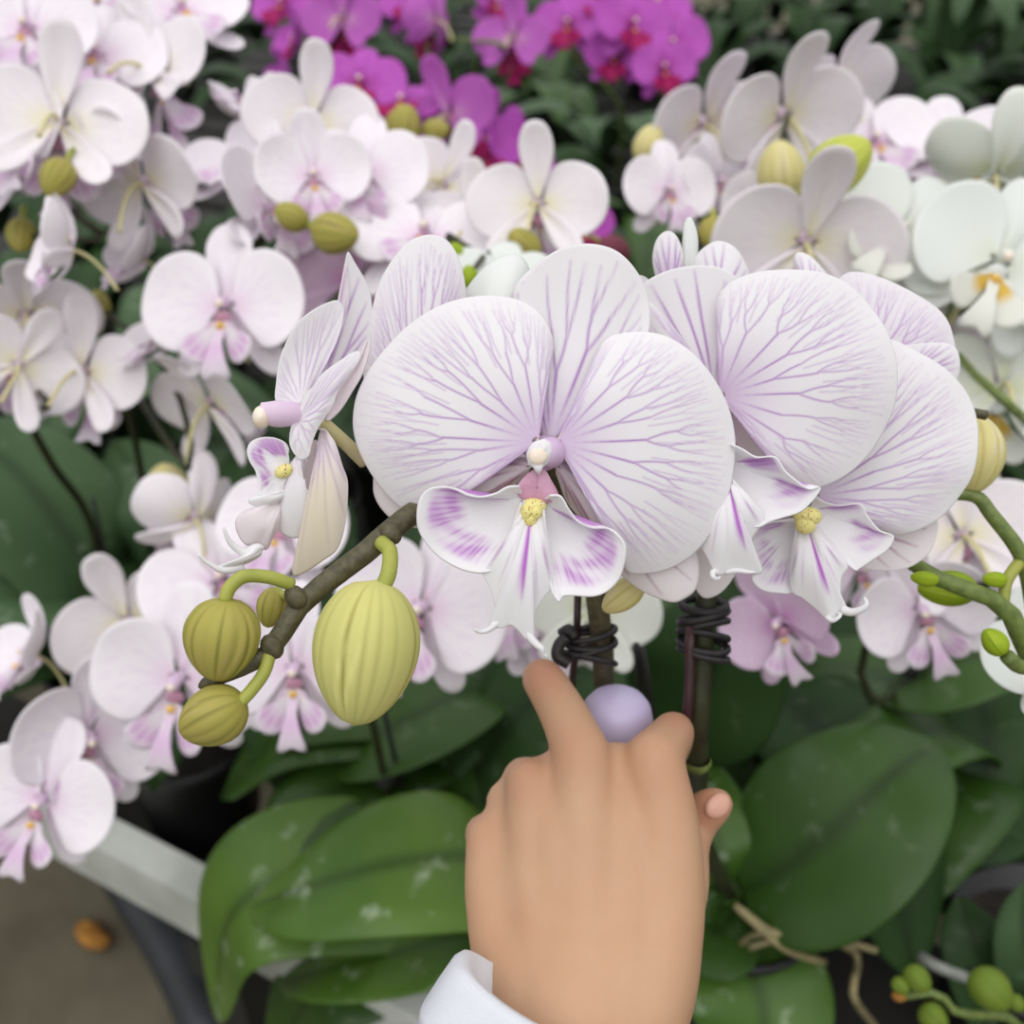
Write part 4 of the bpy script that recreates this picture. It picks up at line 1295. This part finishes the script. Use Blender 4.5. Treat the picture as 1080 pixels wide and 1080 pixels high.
# sleeve with its turned-back cuff
ca, cb_ = P(565, 1066, .305), P(435, 1266, .296)
ax = unit(cb_ - ca)
prof = [(.0200, .004), (.0290, -.0045), (.0335, -.004), (.0350, -.0015), (.0352, .006), (.0350, .014), (.0345, .0165), (.0330, .0170), (.0325, .030), (.0335, .048), (.0340, .075), (.0330, .0755),
        (.0315, .050), (.0300, .02), (.0265, .003)]
v, f = lathe(ca + ax * .004, [(r * .84, h) for r, h in prof], 72, ax)
ang = np.arange(72) / 72 * 6.283
wob = 1 + .02 * np.sin(3 * ang + 1) + .012 * np.sin(7 * ang)
cen = ca + ax * .004
for i in range(len(prof)):
    sl = slice(i * 72, (i + 1) * 72)
    q = v[sl] - cen
    al = q @ ax
    rad = q - al[:, None] * ax
    flat = rad @ FW
    rad = rad - np.outer(flat, FW) * .30               # the wrist is broader than it is thick
    v[sl] = cen + rad * wob[:, None] + (al + .0015 * np.sin(2 * ang + i * .1) + (.002 * np.sin(5 * ang + i) if i > 7 else 0))[:, None] * ax
part('sleeve', (v, f), [M['cloth']], hand)

# the round lavender plastic piece held between the fingers
kc = P(650, 768, .380)
lav = lathe(kc, [(.0003, .0150), (.006, .0146), (.0098, .0128), (.0122, .0095), (.0134, .004), (.0136, -.004), (.0128, -.010), (.0003, -.011)], 32, axis=cdir((0, .92, .4)))
ob = link('plastic_cap', mesh('plastic_cap', *lav, [M['lavender']]))
tag(ob, 'smooth rounded lavender plastic cap held between the knuckles of the hand', 'cap')

# ================================================================== lime bud spray entering at the right edge
PN = plant('orchid whose lime green bud branches enter at the right edge beside the striped blooms', P(1150, 900, .62)[:2], leaves=0)
cn = wpos(PN) + [0, 0, PH]
main = [cn, P(1180, 900, .5), P(1120, 760, .40), P(1085, 690, .365), P(1066, 648, .358), P(1052, 634, .356), P(1020, 622, .355), P(985, 608, .355), P(962, 594, .356)]
stem(PN, main, .0042, .0026, 'spike_green')
stem(PN, [P(1100, 700, .37), P(1090, 640, .366), P(1082, 600, .362), P(1070, 574, .360), P(1045, 542, .360), P(1030, 524, .361), P(1000, 520, .362)], .0032, .0022, 'spike_green', 'side_stem')
stem(PN, [P(1058, 636, .357), P(1062, 612, .358), P(1076, 592, .361)], .002, .0022, 'pedicel', 'side_stem')
bud(PN, P(1022, 522, .364), P(1026, 436, .364), .0118, 'bud_cream', 12, 1.05, seed=.4, amp=.015)
part('dry_tip', tube([P(1010, 428, .35), P(1022, 434, .35), P(1040, 438, .35)], [.001, .0016, .0018], 8), [M['spike']], PN)
bud(PN, P(1030, 622, .374), P(968, 620, .372), .0066, 'bud_bright', 6, seed=1)
bud(PN, P(990, 612, .350), P(960, 608, .350), .0026, 'bud_bright', 6, seed=2)
bud(PN, P(1062, 612, .355), P(1036, 610, .355), .0028, 'bud_bright', 6, seed=2)
bud(PN, P(1060, 690, .35), P(1038, 664, .352), .0042, 'bud_bright', 6, seed=3, ped=[P(1090, 702, .36), P(1075, 703, .356), P(1062, 692, .351)], pr=.0026, pmat='spike_green')
flower(PN, 1110, 690, 150, .40, (-.5, .5, .8), 20, 'cup', 'white')

# bud spray at the lower right corner
PC = plant('orchid with a short spray of small green buds in the lower right corner', P(1180, 1120, .72)[:2], leaves=0)
leaf(PC, [P(1120, 1090, .70), P(1070, 1060, .67), P(1030, 1000, .66), P(1012, 945, .68)], .07, (-.3, .6, .75), 'leaf_dark', .18, .05, .8)
leaf(PC, [P(1130, 1080, .68), P(1100, 1040, .64), P(1080, 985, .63), P(1082, 930, .65)], .05, (-.6, .5, .65), 'leaf_dull', .18, .05, .8)
stem(PC, [wpos(PC) + [0, 0, PH], P(1110, 1085, .58), P(1060, 1072, .555), P(1010, 1068, .55), P(990, 1048, .55), P(960, 1050, .55), P(950, 1052, .55)], .0028, .0018, 'spike_green')
for x, y, r, m_ in ((968, 1033, 14, 'bud_leafy'), (950, 1040, 9, 'bud_leafy'), (948, 1051, 7, 'yellow'), (1045, 1044, 22, 'bud_leafy'), (985, 1074, 15, 'bud_leafy'), (1072, 1058, 9, 'bud_leafy')):
    q = P(x, y, .545)
    rr = r / FPX * .545
    if m_ == 'yellow':
        part('dry_tip', ellipsoid(q, (RT * rr, UP * rr * .7, FW * rr)), [M['dry']], PC)
    else:
        bud(PC, q - cdir((.6, -.6, .2)) * rr * 1.1, q + cdir((.6, -.6, .2)) * rr * 1.1, rr * .95, m_, 6, seed=x)
part('root', tube([P(970, 1008, .64), P(990, 1020, .63), P(1030, 1035, .64)], .0034, 8), [M['root_grey']], PC)

# ================================================================== pale pink orchids behind, left
fr_ = (0, .15, 1)
p = plant('pale pink orchid filling the upper left corner, blooms cut by the frame', crown_at(-130, 330), seed=11, a0=.4)
spike(p, [(-20, 95, 150, .62, (.5, .3, .8), 10), (30, 30, 150, .60, (.2, .2, 1), -10), (102, 58, 150, .62, (.15, .25, 1), 5), (160, 78, 165, .63, (.35, .25, -.9), -15, 'back'), (190, 12, 150, .66, (.3, .5, .8), 20, 'cup'),
          (110, -5, 150, .68, (0, .4, 1), 0)], via=[(-60, 250, .8)])
p = plant('pale pink orchid at the upper left edge with a yellow-stalked bloom turned away', crown_at(-60, 480), seed=12, a0=1.0)
spike(p, [(20, 160, 160, .58, (-.2, .2, .9), 30, 'cup'), (62, 130, 190, .57, (-.25, .35, -.9), 12, 'back'), (72, 262, 130, .55, (-.7, .2, .35), 25, 'half'), (92, 150, 120, .60, (.8, .3, .3), 0, 'half'),
          (152, 192, 155, .60, (.2, .75, -.8), -8, 'back'), (150, 272, 105, .62, (-.6, .3, .6), -15, 'half')], via=[(-20, 360, .75)],
      buds=[(60, 188, .555, 18, (-.3, -.8, .3), 'bud_small'), (22, 248, .60, 15, (0, -1, .2), 'bud_small')])
p = plant('pale pink orchid with one round bloom facing out, on a dark stem at left', crown_at(150, 590), seed=13, a0=2.0)
spike(p, [(222, 424, 150, .60, (.35, .85, -.6), 10, 'back'), (175, 358, 120, .60, (-.6, .6, .5), 35, 'half'), (238, 322, 176, .565, (.02, .1, 1), 0, 'flat')], via=[(158, 560, .84), (140, 450, .70), (128, 395, .66)],
      mat='spike_dark', buds=[(104, 322, .64, 13, (0, 1, .2), 'bud_small')])
p = plant('pale pink orchid at the left edge, blooms showing yellowish backs', crown_at(130, 640), seed=14, a0=.2)
spike(p, [(88, 392, 155, .60, (.15, .35, -.95), 10, 'back'), (20, 385, 140, .58, (-.35, .5, -.75), 30, 'back'), (28, 330, 155, .62, (-.3, .95, -.6), -12, 'back')], via=[(98, 560, .80), (55, 490, .70), (30, 440, .65)], r0=.0036)
p = plant('pale orchid in the left cluster with white-backed blooms beside two olive buds', crown_at(320, 520), seed=15, a0=.8)
spike(p, [(285, 222, 160, .60, (.75, .25, .6), -5, 'cup'), (250, 175, 130, .62, (-.3, .5, .75), 20, 'cup'), (330, 185, 130, .58, (.15, .1, 1), 5, 'cup'), (330, 128, 150, .62, (.1, .6, -.8), 15, 'back'),
          (262, 118, 110, .65, (-.2, .8, .3), 10, 'closed')], via=[(330, 420, .84)],
      buds=[(307, 228, .56, 15, (-.8, .4, .3), 'bud_small'), (354, 246, .555, 22, (.8, -.2, .4), 'bud_small')])
p = plant('pale orchid at centre of the back row with a pink-throated white bloom', crown_at(420, 470), seed=16, a0=.1)
spike(p, [(372, 300, 170, .60, (-.1, .3, -.9), 20, 'back', 'blushed'), (448, 250, 175, .58, (.05, .55, .85), -12), (385, 182, 140, .60, (.05, .1, 1), -5), (468, 195, 130, .64, (.3, .35, -.9), 30, 'back'), (430, 205, 150, .66, (0, .5, .8), 0)],
      via=[(410, 400, .82)], buds=[(425, 135, .66, 20, (.2, .5, .4), 'bud_small'), (460, 137, .66, 12, (1, 0, .3), 'bud_small')])
p = plant('pale orchid with three raised narrow petals and olive buds, above the large bloom', crown_at(560, 450), seed=17, a0=1.2)
spike(p, [(500, 240, 130, .60, (.2, .4, -.9), 0, 'back'), (568, 216, 155, .56, (.15, .45, -.85), 4, 'back'), (525, 300, 130, .52, (0, .5, .85), 0, 'flat', 'white')], via=[(560, 400, .82)],
      buds=[(517, 211, .58, 17, (.2, 1, .2), 'bud_small'), (552, 259, .55, 17, (-.5, .5, .4), 'bud_small'), (482, 267, .53, 10, (-.4, .6, .3), 'bud_bright'), (495, 292, .50, 10, (-.1, .9, .3), 'bud_bright')])

# bottom left
p = plant('white and pink orchid hanging over the bench rim at the lower left', crown_at(60, 770), seed=21, a0=.9, leaves=5)
spike(p, [(135, 655, 160, .62, (-.35, .3, -.85), -20, 'back'), (35, 690, 130, .60, (-.6, .4, .7), 20, 'half'), (92, 775, 175, .57, (.6, -.05, .8), -8, 'cup'), (46, 843, 160, .55, (-.05, .05, 1), -14, 'flat')],
      via=[(110, 690, .78), (150, 640, .70)])
p = plant('pink-lipped white orchid low at left, behind the olive bud spike', crown_at(255, 760), seed=22, a0=.4, leaves=5, size=.17)
spike(p, [(300, 555, 150, .56, (-.1, .2, 1), 0), (205, 545, 140, .60, (-.55, .5, -.6), 10, 'half'), (232, 612, 170, .58, (.1, .4, .9), 25), (190, 715, 190, .55, (-.15, -.05, 1), -6)],
      via=[(310, 790, .72), (325, 740, .66)], buds=[(178, 520, .62, 26, (-.1, .9, .2), 'bud_cream')])
p = plant('white orchid behind the pale green bud, magenta lips below the spike', crown_at(395, 800), seed=23, a0=1.5, leaves=6, mat='leaf_dark')
spike(p, [(578, 645, 150, .56, (.2, .1, .9), 10, 'cup'), (520, 610, 150, .58, (-.2, .0, .9), 0), (446, 640, 190, .52, (-.25, .1, 1), -18), (312, 704, 170, .52, (-.05, 0, 1), 5)], via=[(395, 770, .66), (385, 700, .62)])
p = plant('white orchid low behind the near stems, petals hanging under the large bloom', crown_at(560, 690), seed=24, a0=.4, leaves=6)
spike(p, [(625, 640, 150, .54, (.1, .5, -.9), 10, 'back', 'white'), (545, 640, 140, .56, (-.3, .3, .8), 0)], via=[(580, 660, .7)])

# right
p = plant('pale pink orchid at upper right with blooms seen from behind and a lime bud', crown_at(800, 360), seed=31, a0=.7)
spike(p, [(755, 192, 105, .66, (.55, .05, .85), 5), (705, 200, 105, .64, (.25, -.05, 1), -4), (742, 130, 160, .68, (-.38, .82, -.6), -20, 'back'), (826, 122, 180, .64, (-.34, .8, -.6), -20, 'back'), (880, 92, 150, .68, (-.45, .85, -.55), -22, 'back')],
      via=[(780, 280, .9)], buds=[(685, 153, .66, 17, (.2, .9, .3), 'bud_cream'), (823, 180, .60, 25, (-.2, .9, .4), 'bud_cream'), (886, 174, .53, 29, (.7, .5, .4), 'bud_lime'), (752, 246, .58, 16, (-.1, -.8, .5), 'bud_small'), (840, 82, .68, 9, (0, 1, .2), 'bud_cream')])
p = plant('pink orchid behind the striped blooms at right, one bloom turned away', crown_at(870, 420), seed=32, a0=1.0)
spike(p, [(815, 215, 110, .64, (-.2, -.3, .9), 0), (850, 255, 210, .54, (.1, .68, -.7), 6, 'back'), (920, 150, 140, .66, (-.1, .4, .9), 12)], via=[(860, 330, .8)])
p = plant('pale pink orchid at upper right edge with raised petals', crown_at(1010, 360), seed=33, a0=.3)
spike(p, [(1000, 155, 140, .66, (-.1, .55, .75), 0, 'cup'), (960, 190, 120, .66, (.2, .5, .8), 10)], via=[(1000, 280, .85)])
p = plant('pure white orchid at the right edge with yellow-lipped blooms', crown_at(1100, 520), seed=34, a0=2.3)
spike(p, [(1055, 410, 190, .55, (.25, .1, -.95), 5, 'back', 'white'), (1010, 380, 130, .58, (-.2, -.1, .9), 20, 'cup', 'pink'), (1055, 275, 200, .53, (-.12, .05, 1), -36, 'flat', 'white'), (948, 246, 172, .55, (-.1, .2, .95), -42, 'flat', 'white'),
          (1050, 180, 170, .56, (.15, .85, -.4), 0, 'half', 'white')], kind='white', mat='spike_green', via=[(1110, 480, .7)])
p = plant('pink orchid low at right under the striped blooms, long pale petals hanging', crown_at(850, 620), seed=35, a0=.2)
spike(p, [(822, 655, 135, .52, (-.55, -.15, .8), 25, 'cup', 'blushed')], via=[(850, 690, .72)])
p = plant('pale orchid behind the lime buds at right, magenta lip turned down', crown_at(930, 660), seed=36, a0=1.1)
spike(p, [(1015, 565, 190, .53, (.1, .4, -.9), -15, 'back'), (972, 640, 150, .52, (-.2, -.25, .9), 20, 'cup'), (905, 600, 130, .58, (.2, .1, .9), 0)], via=[(925, 740, .66), (915, 680, .62)])

# ------------------------------------------------------------------ magenta orchids, back row
pg = 'magenta orchids in the back row'
p = plant('magenta orchid standing just behind the white cluster, taller blooms nearest the middle', crown_at(470, 330), seed=41, a0=.5)
spike(p, [(508, 150, 110, .90, (.4, .2, .8), 0, 'half', 'purple'), (540, 165, 100, .92, (.6, .1, .7), 0, 'cup', 'purple'), (475, 125, 120, .86, (.35, .4, -.85), -5, 'back', 'purple'), (425, 112, 110, .88, (-.1, .6, .7), 10, 'flat', 'purple'),
          (380, 88, 100, .88, (.1, .3, .9), 0, 'flat', 'purple')], kind='purple', mat='spike_green', via=[(500, 230, 1.1)], r0=.003)
p = plant('magenta orchid at the top edge left of centre, blooms seen side on', crown_at(300, 260), seed=42, a0=1.5)
spike(p, [(302, 85, 66, 1.05, (-.6, .1, .5), 0, 'half', 'purple'), (315, 40, 72, 1.05, (-.7, .1, .5), 10, 'half', 'purple'), (362, 22, 92, 1.02, (.2, .3, -.9), 10, 'back', 'purple'), (300, 2, 76, 1.08, (-.3, .2, .9), 0, 'flat', 'purple')],
      kind='purple', mat='spike_green', via=[(335, 130, 1.3)], r0=.003)
p = plant('magenta orchid at the top edge in the middle with a drooping outer bloom', crown_at(510, 200), seed=43, a0=.9)
spike(p, [(541, 42, 86, 1.0, (.25, .3, -.9), 5, 'back', 'purple'), (520, 2, 76, 1.05, (.6, .1, .7), 0, 'cup', 'purple'), (460, 22, 80, 1.0, (-.6, .3, -.6), 0, 'half', 'purple'), (436, 0, 76, 1.02, (-.3, .1, .9), 0, 'flat', 'purple')],
      kind='purple', mat='spike_green', via=[(500, 80, 1.25)], r0=.003)
p = plant('deep magenta orchid at the top edge with the densest red-lipped cluster', crown_at(650, 190), seed=44, a0=.1)
spike(p, [(600, 25, 80, 1.05, (-.3, .1, .9), 0, 'flat', 'purple'), (628, 0, 80, 1.06, (0, .3, 1), 10, 'flat', 'purple'), (668, 25, 85, 1.02, (.1, 0, 1), -5, 'flat', 'purple'), (650, 58, 70, 1.04, (-.2, -.1, 1), 0, 'cup', 'purple'),
          (707, 45, 85, 1.02, (.2, 0, 1), 5, 'flat', 'purple'), (700, 70, 70, 1.0, (.1, -.1, 1), 0, 'flat', 'purple'), (690, 5, 85, 1.06, (.3, .3, .9), 0, 'flat', 'purple')], kind='purple', mat='spike_green', via=[(655, 120, 1.3)], r0=.003)
p = plant('magenta orchid half hidden behind the large striped bloom, with a rose bud', crown_at(610, 330), seed=45, a0=2.0)
spike(p, [(608, 245, 90, .74, (.3, .2, .8), 20, 'half', 'purple')], kind='purple', mat='spike_green', via=[(640, 300, .95)], buds=[(648, 264, .72, 15, (.8, -.5, .3), 'bud_rose')], r0=.003)

# ------------------------------------------------------------------ leafy plants filling the bench
fol = [((215, 330), .9, 'leaf_dark', 'dark leafy orchid glimpsed between the left white clusters', .6, .22, .085),
       ((110, 330), .9, 'leaf_dark', 'dark leafy orchid glimpsed behind the leftmost white blooms', 1.6, .22, .085),
       ((60, 545), .62, 'leaf_dull', 'flowerless orchid of broad dull leaves at the left edge of the bench', 0.3, .24, .10),
       ((140, 520), .8, 'leaf_dull', 'flowerless orchid whose leaf stands behind the tied dark stem at left', 1.4, .22, .095),
       ((300, 640), .5, 'leaf_dark', 'flowerless dark orchid hidden low behind the left bud spike', 2.0, .20, .085),
       ((450, 780), .5, 'leaf_mid', 'flowerless orchid with dark leaves left of the hand', .15, .21, .09),
       ((760, 720), .5, 'leaf_dark', 'flowerless orchid with a dark broad leaf right of the thick stem', .9, .24, .10),
       ((700, 620), .5, 'leaf_dark', 'flowerless dark orchid seen between the two gripped stems', 1.9, .20, .085),
       ((1010, 740), .5, 'leaf_mid', 'flowerless orchid with green leaf below the lime buds at right', .2, .20, .08),
       ((300, 130), .6, 'leaf_dark', 'dark leafy orchid without flowers beneath the top left magenta blooms', .4, .22, .08),
       ((570, 120), .6, 'leaf_mid', 'green leafy orchid without flowers beneath the top middle magenta blooms', 1.1, .22, .085),
       ((640, 170), .6, 'leaf_dull', 'leafy orchid with grey green leaves below the densest magenta cluster', 1.9, .22, .09),
       ((770, 60), .7, 'leaf_dark', 'dark leafy orchid in the top right gloom, long narrow arching leaves', .2, .26, .06),
       ((860, 40), .7, 'leaf_dark', 'dark leafy orchid at the top edge above the right pink blooms', 1.1, .25, .07),
       ((990, 90), 1.2, 'leaf_dull', 'leafy orchid with an upright broad leaf at the top right', 1.5, .24, .09),
       ((1070, 80), 1.0, 'leaf_dark', 'leafy orchid in the top right corner', .8, .24, .09),
       ((560, 60), .6, 'leaf_dark', 'distant dark leafy orchid behind the magenta row at top middle', .8, .24, .08),
       ((230, 60), .6, 'leaf_dark', 'distant dark leafy orchid behind the top left white blooms', .8, .24, .08),
       ((690, 270), .6, 'leaf_mid', 'green leafy orchid between the two pale clusters at centre', .4, .22, .085)]
for i, (c, lift, mt_, lab, a0, sz, w_) in enumerate(fol):
    p = plant(lab, crown_at(*c), leaves=7, size=sz, mat=mt_, seed=60 + i, a0=a0, w=w_, lift=lift)
    if c == (60, 545):                                   # broad leaves reaching out under the left blooms
        leaf(p, [P(128, 655, .93), P(85, 585, .87), P(20, 500, .86), P(-60, 440, .90)], .125, (.3, .6, .75), 'leaf_dull', .16, .05, .8)
        leaf(p, [P(135, 650, .94), P(60, 625, .86), P(-20, 610, .85), P(-90, 620, .9)], .105, (0, .8, .6), 'leaf_dull', .16, .05, .8)
        leaf(p, [P(140, 650, .96), P(155, 580, .90), P(150, 515, .90), P(120, 465, .94)], .095, (-.1, .5, .85), 'leaf_dull', .16, .05, .85)
    if c == (760, 720):
        leaf(p, [P(700, 790, .74), P(740, 730, .68), P(765, 670, .66), P(790, 610, .68)], .105, (0, .4, .9), 'leaf_dark', .14, .05, .85)
    if c == (1010, 740):
        leaf(p, [P(930, 745, .78), P(980, 710, .72), P(1040, 690, .71), P(1110, 690, .73)], .075, (0, .7, .7), 'leaf_mid', .16, .05, .85)
    if c == (450, 780):
        leaf(p, [P(520, 720, .80), P(470, 740, .74), P(410, 770, .72), P(340, 810, .75)], .085, (-.1, .7, .7), 'leaf_mid', .16, .05, .85)
rr_ = random.Random(3)
far = []
for row in range(5):
    for k in range(11):
        b_ = 2.05 + row * .30
        far.append((-2.4 + k * .38 + (row % 2) * .19 + rr_.uniform(-.05, .05), b_))
for i, (a_, b_) in enumerate(far):
    q = on_bench(-a_ - .6, b_, BZ)
    rel = q - CAM
    dep = rel @ FW
    x_, y_ = 540 + rel @ RT / dep * FPX, 540 - rel @ UP / dep * FPX
    if -120 < x_ < 1200 and y_ > -160:
        plant('dark leafy orchid without flowers in the shade at the back of the bench', q[:2], 'leafy orchids at the back of the bench', leaves=6, size=.26, mat='leaf_dark', seed=200 + i, a0=rr_.uniform(0, 3), w=.075, lift=.6)
